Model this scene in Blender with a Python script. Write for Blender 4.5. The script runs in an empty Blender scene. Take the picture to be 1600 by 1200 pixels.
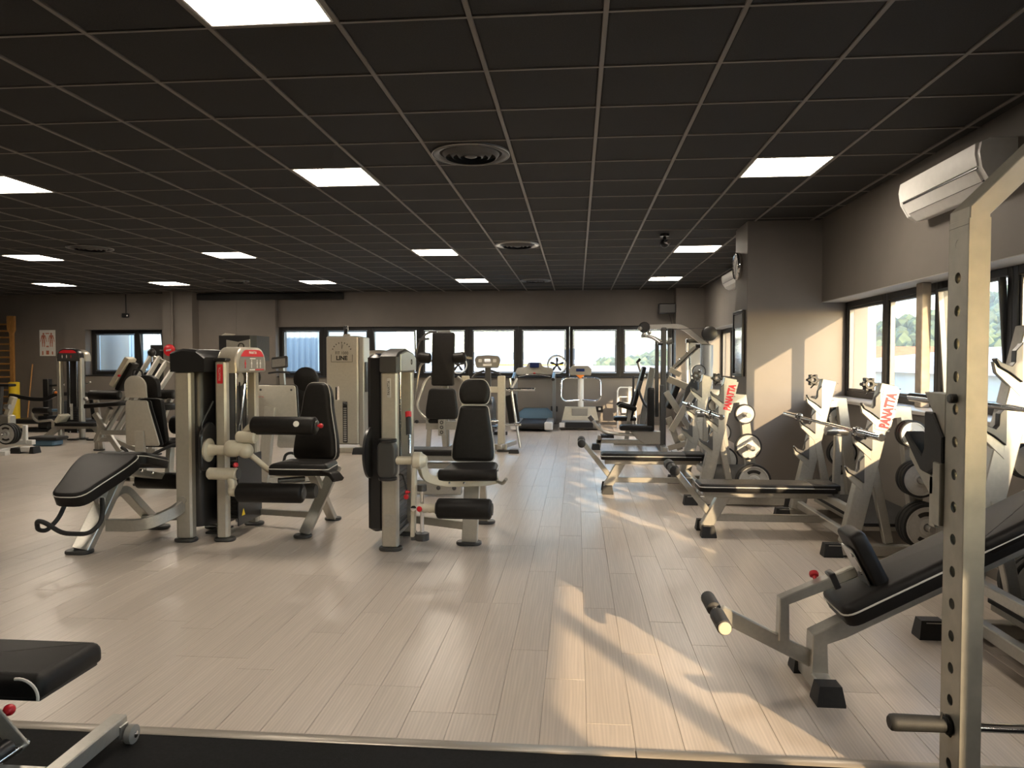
import bpy, bmesh, math, random
from mathutils import Vector as V, Matrix as M4
random.seed(7)
SC = bpy.context.scene
COL = SC.collection
R = math.radians

# ------------------------------------------------------------------ camera
EYE = 1.36
cam_d = bpy.data.cameras.new('camera'); cam = bpy.data.objects.new('camera', cam_d); COL.objects.link(cam)
cam_d.sensor_width = 36.0; cam_d.lens = 25.68; cam_d.clip_end = 3000
yaw, pitch = -0.088549, -0.031114
fwd = V((math.sin(yaw)*math.cos(pitch), math.cos(yaw)*math.cos(pitch), math.sin(pitch)))
rgt = V((math.cos(yaw), -math.sin(yaw), 0)); upv = rgt.cross(fwd)
cam.matrix_world = M4(((rgt.x, upv.x, -fwd.x, 0), (rgt.y, upv.y, -fwd.y, 0), (rgt.z, upv.z, -fwd.z, EYE), (0, 0, 0, 1)))
SC.camera = cam
# ------------------------------------------------------------------ sky, sun, exposure
wd = bpy.data.worlds.new('world'); SC.world = wd; wd.use_nodes = True
wn = wd.node_tree.nodes; wl = wd.node_tree.links
sky = wn.new('ShaderNodeTexSky'); sky.sky_type = 'NISHITA'; sky.sun_disc = False
sky.sun_elevation = R(16); sky.sun_rotation = R(152.6); sky.air_density = 1.0; sky.dust_density = .7; sky.ozone_density = 1.5
wn['Background'].inputs['Strength'].default_value = 1.5
wl.new(sky.outputs[0], wn['Background'].inputs['Color'])
sun_d = bpy.data.lights.new('sun', 'SUN'); sun_d.energy = 11.5; sun_d.color = (1.0, 0.72, 0.44); sun_d.angle = 0.0095
sun = bpy.data.objects.new('sun', sun_d); COL.objects.link(sun)
sun.rotation_euler = V((-1.0, 1.93, -0.626)).to_track_quat('-Z', 'Y').to_euler(); sun.location = (30, -50, 20)
PANEL_EMIT = 36.0
vs = SC.view_settings
SC.display_settings.display_device = 'sRGB'
vs.view_transform = 'Standard'; vs.look = 'None'; vs.gamma = 1.0; vs.exposure = 0.0; vs.use_curve_mapping = False
SC.cycles.use_denoising = True
SC.cycles.max_bounces = 8; SC.cycles.diffuse_bounces = 5; SC.cycles.transparent_max_bounces = 12
SC.cycles.sample_clamp_indirect = 6.0
SC.cycles.use_light_tree = True

# ------------------------------------------------------------------ materials
def mat(name, color, rough=.5, metal=0.0, coat=0.0, noise=0.0, nscale=20.0, bump=0.0, bscale=200.0, emit=None, spec=None, stretch=None):
    m = bpy.data.materials.new(name); m.use_nodes = True
    nt = m.node_tree; b = nt.nodes['Principled BSDF']
    b.inputs['Base Color'].default_value = (*color, 1); b.inputs['Roughness'].default_value = rough
    b.inputs['Metallic'].default_value = metal; b.inputs['Coat Weight'].default_value = coat
    if spec is not None: b.inputs['Specular IOR Level'].default_value = spec
    if emit: b.inputs['Emission Color'].default_value = (*color, 1); b.inputs['Emission Strength'].default_value = emit
    tc = nt.nodes.new('ShaderNodeTexCoord'); src = tc.outputs['Object']
    if stretch:
        mp = nt.nodes.new('ShaderNodeMapping'); mp.inputs['Scale'].default_value = stretch
        nt.links.new(src, mp.inputs[0]); src = mp.outputs[0]
    if noise:
        n = nt.nodes.new('ShaderNodeTexNoise'); n.inputs['Scale'].default_value = nscale; n.inputs['Detail'].default_value = 5
        nt.links.new(src, n.inputs['Vector'])
        r = nt.nodes.new('ShaderNodeMapRange'); r.inputs['From Min'].default_value = .3; r.inputs['From Max'].default_value = .7
        r.inputs['To Min'].default_value = 1-noise; r.inputs['To Max'].default_value = 1+noise
        nt.links.new(n.outputs['Fac'], r.inputs['Value'])
        mx = nt.nodes.new('ShaderNodeMix'); mx.data_type = 'RGBA'; mx.blend_type = 'MULTIPLY'; mx.inputs[0].default_value = 1
        mx.inputs[6].default_value = (*color, 1); nt.links.new(r.outputs[0], mx.inputs[7]); nt.links.new(mx.outputs[2], b.inputs['Base Color'])
    if bump:
        n2 = nt.nodes.new('ShaderNodeTexNoise'); n2.inputs['Scale'].default_value = bscale; n2.inputs['Detail'].default_value = 3
        nt.links.new(src, n2.inputs['Vector'])
        bp = nt.nodes.new('ShaderNodeBump'); bp.inputs['Strength'].default_value = bump; bp.inputs['Distance'].default_value = .002
        nt.links.new(n2.outputs['Fac'], bp.inputs['Height']); nt.links.new(bp.outputs[0], b.inputs['Normal'])
    return m
MT = dict(
    silver=mat('silver_paint', (.47, .455, .41), .33, .65, noise=.05, nscale=60, bump=.05, bscale=600),
    dsilver=mat('worn_silver_paint', (.42, .40, .34), .40, .55, noise=.10, nscale=14, bump=.05, bscale=500),
    beige=mat('beige_paint', (.47, .44, .375), .36, .40, noise=.04, nscale=30),
    cream=mat('cream_paint', (.54, .50, .40), .42, .1, noise=.04, nscale=30),
    vinyl=mat('black_vinyl', (.011, .0098, .0092), .46, 0, spec=.24, noise=.15, nscale=40, bump=.25, bscale=900),
    piping=mat('light_piping', (.62, .60, .56), .5),
    plastic=mat('black_plastic', (.016, .016, .017), .32, bump=.1, bscale=900),
    dplastic=mat('dark_grey_plastic', (.045, .044, .042), .4, bump=.1, bscale=900),
    rubber=mat('black_rubber', (.014, .014, .014), .62, noise=.2, nscale=60, bump=.3, bscale=500),
    foam=mat('black_foam', (.012, .011, .011), .5, bump=.4, bscale=700),
    chrome=mat('chrome', (.75, .75, .76), .12, 1.0),
    steel=mat('brushed_steel', (.48, .47, .45), .3, .9, noise=.08, nscale=50),
    plate=mat('grey_plate_enamel', (.55, .54, .51), .4, .3, noise=.08, nscale=25),
    red=mat('red_plastic', (.55, .012, .02), .35),
    redprint=mat('red_print', (.60, .02, .03), .5),
    white=mat('white_paint', (.78, .77, .74), .45, noise=.03, nscale=20),
    yellow=mat('yellow_foam', (.75, .52, .02), .6),
    wood=mat('varnished_wood', (.42, .21, .06), .4, noise=.25, nscale=18, stretch=(6, 6, .6)),
    alu=mat('dark_aluminium', (.028, .028, .029), .38, .4),
    graphite=mat('graphite_metal', (.10, .10, .10), .4, .6),
    greycol=mat('grey_shroud', (.22, .23, .24), .4, .2),
    stackmat=mat('dark_stack_plate', (.03, .03, .03), .45, .3),
    screen=mat('screen_glass', (.02, .03, .10), .08),
    grey=mat('grey_plastic', (.23, .22, .20), .45, noise=.06, nscale=30),
    blue=mat('blue_grey_plastic', (.10, .19, .28), .4),
    print_dark=mat('dark_print', (.03, .025, .02), .6),
    orange=mat('orange_plastic', (.8, .22, .03), .4),
    spot=mat('warning_yellow', (.85, .62, .03), .5),
)
# ------------------------------------------------------------------ mesh helpers
def ortho(d, up=None):
    d = V(d).normalized()
    up = V(up) if up is not None else (V((0, 0, 1)) if abs(d.z) < .95 else V((0, 1, 0)))
    s = d.cross(up)
    if s.length < 1e-5: s = d.cross(V((1, 0, 0)))
    s.normalize(); u = s.cross(d).normalized()
    return s, u
class MB:
    def __init__(s): s.v = []; s.f = []
    def add(s, vs_, fs):
        o = len(s.v); s.v += [V(p) for p in vs_]; s.f += [tuple(i+o for i in f) for f in fs]; return s
    def loft(s, rings, cap=True, closed=False):
        n = len(rings[0]); vs_ = [p for r in rings for p in r]; fs = []
        m = len(rings)
        for i in range(m if closed else m-1):
            a, b = i*n, ((i+1) % m)*n
            for k in range(n): fs.append((a+k, a+(k+1) % n, b+(k+1) % n, b+k))
        if cap and not closed: fs += [tuple(range(n)), tuple(range((m-1)*n, m*n))]
        return s.add(vs_, fs)
    def obox(s, c, x, y, z, bev=.004):                         # c centre, x y z half-extent vectors
        c, x, y, z = V(c), V(x), V(y), V(z)
        lx, ly, lz = x.length, y.length, z.length
        b = min(bev, lx*.45, ly*.45, lz*.45)
        def ring(t, k): # cross-section ring at z*t inset by k
            ax, ay = x*(1-k/lx), y*(1-k/ly)
            bx, by = x*(1-(k+b)/lx), y*(1-(k+b)/ly)
            o = c+z*t
            return [o+ax+by, o+bx+ay, o-bx+ay, o-ax+by, o-ax-by, o-bx-ay, o+bx-ay, o+ax-by]
        if bev <= 0:
            o = [[c+z*t+x+y, c+z*t-x+y, c+z*t-x-y, c+z*t+x-y] for t in (-1, 1)]
            return s.loft(o)
        return s.loft([ring(-1, b), ring(-1+b/lz, 0), ring(1-b/lz, 0), ring(1, b)])
    def box(s, x0, x1, y0, y1, z0, z1, bev=.004):
        return s.obox(((x0+x1)/2, (y0+y1)/2, (z0+z1)/2), ((x1-x0)/2, 0, 0), (0, (y1-y0)/2, 0), (0, 0, (z1-z0)/2), bev)
    def bar(s, p0, p1, w, h, up=None, bev=.005):               # rectangular tube: w sideways, h along up
        p0, p1 = V(p0), V(p1); d = p1-p0; a, u = ortho(d, up)
        return s.obox((p0+p1)/2, a*(w/2), u*(h/2), d/2, bev)
    def cyl(s, p0, p1, r, r2=None, n=16, bev=.003):
        p0, p1 = V(p0), V(p1); d = p1-p0; L = d.length; d.normalize(); a, u = ortho(d); r2 = r if r2 is None else r2
        b = min(bev, L*.3, r*.4)
        def ring(t, q): return [p0+d*t+(a*math.cos(2*math.pi*k/n)+u*math.sin(2*math.pi*k/n))*q for k in range(n)]
        return s.loft([ring(0, r-b), ring(b, r), ring(L-b, r2), ring(L, r2-b)])
    def lathe(s, o, d, prof, n=24, closed=False):              # prof: (t along d, radius)
        o = V(o); d = V(d).normalized(); a, u = ortho(d)
        rings = [[o+d*t+(a*math.cos(2*math.pi*k/n)+u*math.sin(2*math.pi*k/n))*max(q, 1e-4) for k in range(n)] for t, q in prof]
        return s.loft(rings, cap=not closed, closed=closed)
    def ball(s, c, r, n=12, sq=1.0):
        return s.lathe(V(c)-V((0, 0, r*sq)), (0, 0, 1), [(r*sq*(1-math.cos(math.pi*i/n)), r*math.sin(math.pi*i/n)) for i in range(n+1)], n+4)
    def tube(s, path, r, n=8, closed=False, fil=0.0, w=None, h=None, up=None, bev=.004):
        P = [V(p) for p in path]
        if fil > 0: P = fillet(P, fil, closed)
        m = len(P); rings = []; pu = None
        for i in range(m):
            if closed: t = (P[(i+1) % m]-P[i-1])
            elif i == 0: t = P[1]-P[0]
            elif i == m-1: t = P[-1]-P[-2]
            else: t = (P[i+1]-P[i]).normalized()+(P[i]-P[i-1]).normalized()
            t.normalize()
            if up is not None: a, u = ortho(t, up)
            elif pu is None: a, u = ortho(t)
            else:
                u = (pu-t*pu.dot(t)).normalized(); a = t.cross(u).normalized()
            pu = u
            if w:
                c = min(bev, w*.3, h*.3); W, H = w/2, h/2
                rings.append([P[i]+a*x+u*y for x, y in ((W, H-c), (W-c, H), (c-W, H), (-W, H-c), (-W, c-H), (c-W, -H), (W-c, -H), (W, c-H))])
            else: rings.append([P[i]+(a*math.cos(2*math.pi*k/n)+u*math.sin(2*math.pi*k/n))*r for k in range(n)])
        return s.loft(rings, cap=True, closed=closed)
    def slab(s, out, o, u, v, t, r=.004, steps=1, back=None):  # outline (2-D) extruded t along u x v, edges rounded by r
        o, u, v = V(o), V(u).normalized(), V(v).normalized(); nrm = u.cross(v).normalized()
        A = sum(out[i-1][0]*out[i][1]-out[i][0]*out[i-1][1] for i in range(len(out)))
        if A < 0: out = out[::-1]
        n = len(out); off = []
        for i in range(n):
            a, b, c = V((*out[i-1], 0)), V((*out[i], 0)), V((*out[(i+1) % n], 0))
            e1, e2 = (b-a).normalized(), (c-b).normalized()
            n1, n2 = V((-e1.y, e1.x, 0)), V((-e2.y, e2.x, 0)); k = (n1+n2)
            k = k/max(k.length_squared/2, .35) if k.length > 1e-6 else n1
            off.append(k)
        def ring(z, q): return [o+u*(out[i][0]+off[i].x*q)+v*(out[i][1]+off[i].y*q)+nrm*z for i in range(n)]
        rb = r if back is None else back
        lo = [(0, rb), (rb, 0)]
        if steps > 1: lo = [(rb*(1-math.cos(math.pi/2*i/steps)), rb*(1-math.sin(math.pi/2*i/steps))) for i in range(steps+1)]
        if steps > 1: hi = [(t-r*(1-math.cos(math.pi/2*i/steps)), r*(1-math.sin(math.pi/2*i/steps))) for i in range(steps, -1, -1)]
        else: hi = [(t-r, 0), (t, r)]
        return s.loft([ring(z, q) for z, q in lo+hi])
    def build(s, name, m, parent=None, smooth=True, ang=40, kind=None, label=None):
        me = bpy.data.meshes.new(name); off = ORG.get(parent, V((0, 0, 0))) if parent else V((0, 0, 0))
        me.from_pydata([tuple(p-off) for p in s.v], [], s.f)
        bm = bmesh.new(); bm.from_mesh(me); bmesh.ops.recalc_face_normals(bm, faces=bm.faces); bm.to_mesh(me); bm.free()
        if smooth:
            me.polygons.foreach_set('use_smooth', [True]*len(me.polygons)); me.set_sharp_from_angle(angle=R(ang))
        me.materials.append(MT[m] if isinstance(m, str) else m)
        o = bpy.data.objects.new(name, me); COL.objects.link(o)
        if parent: o.parent = parent; ORG[o] = off
        if kind: o['kind'] = kind
        if label: o['label'] = label
        return o
ORG = {}
def fillet(P, rad, closed=False, n=5):
    out = []; m = len(P)
    for i in range(m):
        if not closed and i in (0, m-1): out.append(P[i]); continue
        a, b, c = P[i-1], P[i], P[(i+1) % m]
        d1, d2 = (a-b), (c-b); l = min(rad, d1.length*.48, d2.length*.48)
        p, q = b+d1.normalized()*l, b+d2.normalized()*l
        for k in range(n+1):
            t = k/n; out.append(p*(1-t)**2+b*2*t*(1-t)+q*t*t)
    return out
def rrect(w, h, r, n=4, cx=0, cy=0):
    pts = []; r = min(r, w*.499, h*.499)
    for qx, qy, a0 in ((1, 1, 0), (-1, 1, 90), (-1, -1, 180), (1, -1, 270)):
        for k in range(n+1):
            a = R(a0+90*k/n); pts.append((cx+qx*(w/2-r)+r*math.cos(a), cy+qy*(h/2-r)+r*math.sin(a)))
    return pts
def circ(r, n=24, cx=0, cy=0): return [(cx+r*math.cos(2*math.pi*k/n), cy+r*math.sin(2*math.pi*k/n)) for k in range(n)]
def arch(w, h, r, n=8):                                       # flat base at y=0, rounded top corners of radius r
    p = [(-w/2, 0), (w/2, 0)]
    p += [(w/2-r+r*math.cos(R(90*k/n)), h-r+r*math.sin(R(90*k/n))) for k in range(n+1)]
    p += [(-w/2+r-r*math.cos(R(90-90*k/n)), h-r+r*math.sin(R(90-90*k/n))) for k in range(n+1)]
    return p
def smooth_out(pts, rad=.03): return [(p.x, p.y) for p in fillet([V((a, b, 0)) for a, b in pts], rad, True, 4)]
def thing(name, label, cat, loc, group=None):
    o = bpy.data.objects.new(name, None); COL.objects.link(o); o.location = loc; o.empty_display_size = .1
    o['label'] = label; o['category'] = cat
    if group: o['group'] = group
    ORG[o] = V(loc); return o
def tag(o, label, cat, group=None):
    o['label'] = label; o['category'] = cat
    if group: o['group'] = group
    return o
def copy_tree(o, parent=None):
    c = o.copy(); COL.objects.link(c)
    if parent: c.parent = parent
    for ch in list(o.children): copy_tree(ch, c)
    return c
def lettering(txt, size, o, u, v, m, parent, ext=.0012, sx=1.0, name='lettering', bold=0.0):   # flat print: text runs along u, up is v
    cu = bpy.data.curves.new(name, 'FONT'); cu.body = txt; cu.size = size; cu.extrude = ext; cu.align_x = 'CENTER'; cu.align_y = 'CENTER'; cu.offset = bold
    cu.materials.append(MT[m]); cu.resolution_u = 3
    tmp = bpy.data.objects.new('text', cu); COL.objects.link(tmp)
    me = bpy.data.meshes.new_from_object(tmp.evaluated_get(bpy.context.evaluated_depsgraph_get()))
    bpy.data.objects.remove(tmp); bpy.data.curves.remove(cu)
    ob = bpy.data.objects.new(name, me); COL.objects.link(ob)
    u, v = V(u).normalized(), V(v).normalized(); n = u.cross(v); o = V(o)-(ORG.get(parent, V((0, 0, 0))))
    ob.parent = parent
    ob.matrix_local = M4(((u.x*sx, v.x, n.x, o.x), (u.y*sx, v.y, n.y, o.y), (u.z*sx, v.z, n.z, o.z), (0, 0, 0, 1)))
    return ob
def pad(name, out, o, u, v, t, parent, r=.02, pipe=True, m='vinyl', label=None):     # upholstered pad, piping round its face edge
    b = MB().slab(out, o, u, v, t, r, 4, back=.006).build(name, m, parent, label=label)
    if pipe:
        u_, v_ = V(u).normalized(), V(v).normalized(); nn = u_.cross(v_).normalized()
        A = sum(out[i-1][0]*out[i][1]-out[i][0]*out[i-1][1] for i in range(len(out))); oo = out if A > 0 else out[::-1]
        MB().tube([V(o)+u_*x+v_*y+nn*(t-r*.95) for x, y in oo], .0042, 5, closed=True).build('piping', 'piping', b)
    return b
def feet(parent, pts, w=.13, d=.10, h=.025, m='dplastic', rot=0.0, name='foot'):
    for x, y in pts:
        c, s_ = math.cos(rot), math.sin(rot)
        MB().slab(rrect(w, d, min(w, d)*.45, 4), (x, y, 0), (c, s_, 0), (-s_, c, 0), h, .006).build(name, m, parent)
# ------------------------------------------------------------------ room shell materials
def island_var(m, amt, sock='Base Color', col=(1, 1, 1)):      # tone differs from piece to piece
    nt = m.node_tree; b = nt.nodes['Principled BSDF']
    g = nt.nodes.new('ShaderNodeNewGeometry'); oi = nt.nodes.new('ShaderNodeObjectInfo')
    ad = nt.nodes.new('ShaderNodeMath'); ad.operation = 'ADD'; nt.links.new(g.outputs['Random Per Island'], ad.inputs[0]); nt.links.new(oi.outputs['Random'], ad.inputs[1])
    fr = nt.nodes.new('ShaderNodeMath'); fr.operation = 'FRACT'; nt.links.new(ad.outputs[0], fr.inputs[0])
    r = nt.nodes.new('ShaderNodeMapRange'); r.inputs['To Min'].default_value = 1-amt; r.inputs['To Max'].default_value = 1+amt; nt.links.new(fr.outputs[0], r.inputs['Value'])
    mx = nt.nodes.new('ShaderNodeMix'); mx.data_type = 'RGBA'; mx.blend_type = 'MULTIPLY'; mx.inputs[0].default_value = 1
    src = b.inputs['Base Color'].links[0].from_socket; nt.links.new(src, mx.inputs[6]); nt.links.new(r.outputs[0], mx.inputs[7]); nt.links.new(mx.outputs[2], b.inputs['Base Color'])
def plank_material():
    m = mat('oak_laminate', (.52, .452, .388), .30, 0, noise=.09, nscale=1.0, bump=.12, bscale=6.0, stretch=(60, 2.2, 60))
    nt = m.node_tree; b = nt.nodes['Principled BSDF']
    # cathedral grain: distorted bands along the board
    tc = nt.nodes.new('ShaderNodeTexCoord'); oi = nt.nodes.new('ShaderNodeObjectInfo')
    ad = nt.nodes.new('ShaderNodeVectorMath'); ad.operation = 'ADD'; nt.links.new(tc.outputs['Object'], ad.inputs[0])
    sc = nt.nodes.new('ShaderNodeVectorMath'); sc.operation = 'SCALE'; sc.inputs['Scale'].default_value = .0
    nt.links.new(oi.outputs['Location'], sc.inputs[0]); nt.links.new(sc.outputs[0], ad.inputs[1])
    mp = nt.nodes.new('ShaderNodeMapping'); mp.inputs['Scale'].default_value = (10, .9, 1); nt.links.new(ad.outputs[0], mp.inputs[0])
    w = nt.nodes.new('ShaderNodeTexWave'); w.bands_direction = 'X'; w.inputs['Scale'].default_value = 2.2; w.inputs['Distortion'].default_value = 9; w.inputs['Detail'].default_value = 2; w.inputs['Detail Scale'].default_value = .6
    nt.links.new(mp.outputs[0], w.inputs['Vector'])
    r = nt.nodes.new('ShaderNodeMapRange'); r.inputs['To Min'].default_value = .93; r.inputs['To Max'].default_value = 1.04; nt.links.new(w.outputs['Fac'], r.inputs['Value'])
    mx = nt.nodes.new('ShaderNodeMix'); mx.data_type = 'RGBA'; mx.blend_type = 'MULTIPLY'; mx.inputs[0].default_value = 1
    src = b.inputs['Base Color'].links[0].from_socket; nt.links.new(src, mx.inputs[6]); nt.links.new(r.outputs[0], mx.inputs[7]); nt.links.new(mx.outputs[2], b.inputs['Base Color'])
    island_var(m, .05); b.inputs['Specular IOR Level'].default_value = .45; return m
MT['plank'] = plank_material()
MT['joint'] = mat('dark_joint', (.09, .07, .055), .8)
MT['mat'] = mat('rubber_flooring', (.010, .010, .010), .85, spec=.15, noise=.25, nscale=90, bump=.5, bscale=350)
MT['strip'] = mat('threshold_strip', (.36, .32, .27), .35, .3, noise=.06, nscale=12, stretch=(1, 20, 20))
MT['wall'] = mat('taupe_paint', (.175, .156, .138), .62, noise=.05, nscale=3, bump=.15, bscale=160)
MT['soffit'] = mat('pale_soffit_paint', (.42, .40, .37), .6)
MT['tile'] = mat('black_ceiling_tile', (.020, .019, .018), .85, noise=.25, nscale=140, bump=.5, bscale=420); 
MT['tbar'] = mat('grey_ceiling_grid', (.17, .15, .13), .5)
MT['timber'] = mat('raw_concrete_post', (.33, .28, .22), .7, noise=.2, nscale=9, bump=.3, bscale=60)
MT['panel'] = mat('led_diffuser', (1.0, .87, .71), .5, emit=PANEL_EMIT)
MT['stone'] = mat('sill_stone', (.42, .40, .37), .3, noise=.08, nscale=14)
MT['blind'] = mat('dark_rail', (.012, .012, .012), .5)
def glass_material():
    m = bpy.data.materials.new('window_glass'); m.use_nodes = True; nt = m.node_tree; nt.nodes.clear()
    o = nt.nodes.new('ShaderNodeOutputMaterial'); t = nt.nodes.new('ShaderNodeBsdfTransparent'); t.inputs[0].default_value = (.96, .975, .97, 1)
    g = nt.nodes.new('ShaderNodeBsdfGlossy'); g.inputs['Roughness'].default_value = .02
    ge = nt.nodes.new('ShaderNodeNewGeometry'); L = nt.links.new
    def op(kind, *a):
        n = nt.nodes.new('ShaderNodeVectorMath' if kind == 'DOT_PRODUCT' else 'ShaderNodeMath'); n.operation = kind
        for i, v in enumerate(a):
            if isinstance(v, float): n.inputs[i].default_value = v
            else: L(v, n.inputs[i])
        return n.outputs['Value']
    c = op('ABSOLUTE', op('DOT_PRODUCT', ge.outputs['Normal'], ge.outputs['Incoming']))
    f = op('MULTIPLY_ADD', op('POWER', op('SUBTRACT', 1.0, c), 5.0), .9, .04)      # Schlick reflectance of the pane
    x = nt.nodes.new('ShaderNodeMixShader'); L(f, x.inputs[0]); L(t.outputs[0], x.inputs[1]); L(g.outputs[0], x.inputs[2]); L(x.outputs[0], o.inputs[0])
    return m
MT['glass'] = glass_material()
S = 'structure'
XL, XR, YB, YF, ZC = -13.4, 2.62, -4.6, 15.8, 2.879
# ------------------------------------------------------------------ floor
floor = MB().box(XL-.3, XR+.6, YB-.3, YF+.5, -.25, -.006, 0).build('floor', 'joint', kind=S)
def pieces(parent, cells, mk, mname, name, limit=300):
    """each cell: (score, x0,x1,y0,y1); the best-seen become single parts, the rest one stuff part"""
    cells.sort(key=lambda c: -c[0]); shared = {}
    for sc_, x0, x1, y0, y1 in cells[:limit]:
        key = (round(x1-x0, 3), round(y1-y0, 3)); cx, cy = (x0+x1)/2, (y0+y1)/2
        if key not in shared:
            o = mk(MB(), -key[0]/2, key[0]/2, -key[1]/2, key[1]/2).build(name, mname, None, smooth=False); shared[key] = o
        else:
            o = shared[key].copy(); COL.objects.link(o); o.name = name
        o.location = (cx, cy, 0); o.parent = parent
    b = MB()
    for sc_, x0, x1, y0, y1 in cells[limit:]: mk(b, x0, x1, y0, y1)
    if b.v: b.build(name+'_rest', mname, parent, smooth=False, kind='stuff')
def seen(x, y, z):
    p = V((x, y, z-EYE)); d = p.dot(fwd)
    if d < .3: return 0
    u, v = 800+1141*p.dot(rgt)/d, 600-1141*p.dot(upv)/d
    return (1.0 if -60 < u < 1660 and -60 < v < 1260 else .02)/(d*d*max(d, .5))
cells = []; PW = .171; Y0 = 2.535
k = math.floor((XL-.039)/PW)
while .039+k*PW < XR:
    x0, x1 = .039+k*PW+.0007, .039+(k+1)*PW-.0007
    x0, x1 = max(x0, XL), min(x1, XR); rr = random.Random(k*13+5); y = Y0-rr.choice([0, .21, .43, .64, .86, 1.07, .3, .75])
    if k == -1: y = 3.094-1.29
    if k == 0: y = 2.719-1.29
    while y < YF:
        a, b_ = max(y, Y0), min(y+1.29-.0015, YF)
        if b_-a > .03: cells.append((seen((x0+x1)/2, (a+b_)/2, 0)*(b_-a), x0, x1, a, b_))
        y += 1.29
    k += 1
def mk_plank(b, x0, x1, y0, y1):
    c = .0012
    return b.add([(x0, y0, -.006), (x1, y0, -.006), (x1, y1, -.006), (x0, y1, -.006), (x0, y0, -c), (x1, y0, -c), (x1, y1, -c), (x0, y1, -c), (x0+c, y0+c, 0), (x1-c, y0+c, 0), (x1-c, y1-c, 0), (x0+c, y1-c, 0)],
                 [(0, 1, 5, 4), (1, 2, 6, 5), (2, 3, 7, 6), (3, 0, 4, 7), (4, 5, 9, 8), (5, 6, 10, 9), (6, 7, 11, 10), (7, 4, 8, 11), (8, 9, 10, 11)])
pieces(floor, cells, mk_plank, 'plank', 'plank')
MB().box(XL, XR+.3, YB, 2.492, -.006, .004, .002).build('rubber_mat', 'mat', floor)
tr = MB()
for a, b_ in ((XL, -2.9), (-2.897, .205), (.209, XR)): tr.obox(((a+b_)/2, 2.512, .002), ((b_-a)/2, 0, 0), (0, .026, 0), (0, 0, .006), .004)
tr.build('trim_1', 'strip', kind=S)
# ------------------------------------------------------------------ ceiling: slab, grid, tiles, light panels, vents
ceil = MB().box(XL-.3, XR+.6, YB-.3, YF+.5, ZC+.03, ZC+.35, 0).build('ceiling', 'tile', kind=S)
GX, GY, T = .122, 3.255, .6
lights = [(-3, -1), (-4, 4), (2, 4), (-9, 4), (2, 11), (-4, 11), (-9, 11), (-14, 11), (2, 17), (-4, 17), (-9, 17), (-14, 17), (-18, 17)]
lights += [(-9, -3), (2, -4)]  # unseen panels added behind the camera to light the foreground
vents = {(-2, 3), (-2, 10), (-2, 17)}
i0, i1 = math.floor((XL-GX)/T), math.ceil((XR-GX)/T); j0, j1 = math.floor((YB-GY)/T), math.ceil((YF-GY)/T)
def clampx(x): return min(max(x, XL), XR)
def clampy(y): return min(max(y, YB), YF)
for i in range(i0+1, i1):
    x = GX+i*T; MB().box(x-.012, x+.012, YB, YF, ZC, ZC+.025, .002).build('grid_bar', 'tbar', ceil, smooth=False)
for j in range(j0+1, j1):
    y = GY+j*T; MB().box(XL, XR, y-.009, y+.009, ZC+.0015, ZC+.02, .0015).build('grid_bar', 'tbar', ceil, smooth=False)
tiles = []
for i in range(i0, i1):
    for j in range(j0, j1):
        if (i, j) in lights or (i, j) in vents: continue
        x0, x1, y0, y1 = clampx(GX+i*T+.009), clampx(GX+(i+1)*T-.009), clampy(GY+j*T+.007), clampy(GY+(j+1)*T-.007)
        if x1-x0 > .05 and y1-y0 > .05: tiles.append((seen((x0+x1)/2, (y0+y1)/2, ZC), x0, x1, y0, y1))
def mk_tile(b, x0, x1, y0, y1):
    z, c = ZC, .004
    return b.add([(x0, y0, z+.028), (x1, y0, z+.028), (x1, y1, z+.028), (x0, y1, z+.028), (x0, y0, z+.012), (x1, y0, z+.012), (x1, y1, z+.012), (x0, y1, z+.012), (x0+.012, y0+.012, z+.006), (x1-.012, y0+.012, z+.006), (x1-.012, y1-.012, z+.006), (x0+.012, y1-.012, z+.006)],
                 [(0, 4, 5, 1), (1, 5, 6, 2), (2, 6, 7, 3), (3, 7, 4, 0), (4, 8, 9, 5), (5, 9, 10, 6), (6, 10, 11, 7), (7, 11, 8, 4), (8, 11, 10, 9)])
pieces(ceil, tiles, mk_tile, 'tile', 'ceiling_tile')
# ------------------------------------------------------------------ walls
def wallbox(b, *a): return b.box(*a, 0)
w = MB()
# far wall with its openings: right band x -6.65..2.05, left window x -11.2..-9.36, both z 1.03..2.11
for a in ((XL-.3, -11.72, YF+.05, YF+.5, -.2, 3.2), (-11.72, -11.2, YF, YF+.5, -.2, 3.2), (-11.2, -9.36, YF, YF+.5, -.2, 1.04), (-11.2, -9.36, YF, YF+.5, 2.08, 3.2),
          (-9.36, -9.1, YF, YF+.5, -.2, 3.2), (-9.1, -8.42, YF-.4, YF+.5, -.2, 3.2), (-8.42, -7.55, YF-.12, YF+.5, -.2, 3.2), (-7.545, -6.65, YF-.12, YF+.5, -.2, 3.2),
          (-6.65, 2.05, YF, YF+.25, -.2, 1.02), (-6.65, 2.05, YF, YF+.25, 2.12, 3.2), (2.05, 3.1, YF-.35, YF+.25, -.2, 3.2)): wallbox(w, *a)
w.build('wall_far', 'wall', kind=S, smooth=False)
w = MB()
WX0, WX1, SOF, SILL = 2.89, 3.12, 1.995, .985
for a in ((2.64, WX1, YB, YF, SOF+.006, 3.2), (WX0-.25, WX1, YB-.3, YB+.3, SILL-.03, SOF+.006), (WX0-.25, WX1, -.74, .85, SILL-.03, SOF+.006), (2.64, WX1, 15.0, YF, SILL-.03, SOF+.006)): wallbox(w, *a)  # the bay beside the camera is unseen, added to shade the incline bench
w.build('wall_right', 'wall', kind=S, smooth=False)
wallbox(MB(), 2.60, WX1, YB, YF, -.2, SILL-.03).build('wall_right_lower', 'wall', kind=S, smooth=False)
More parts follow.
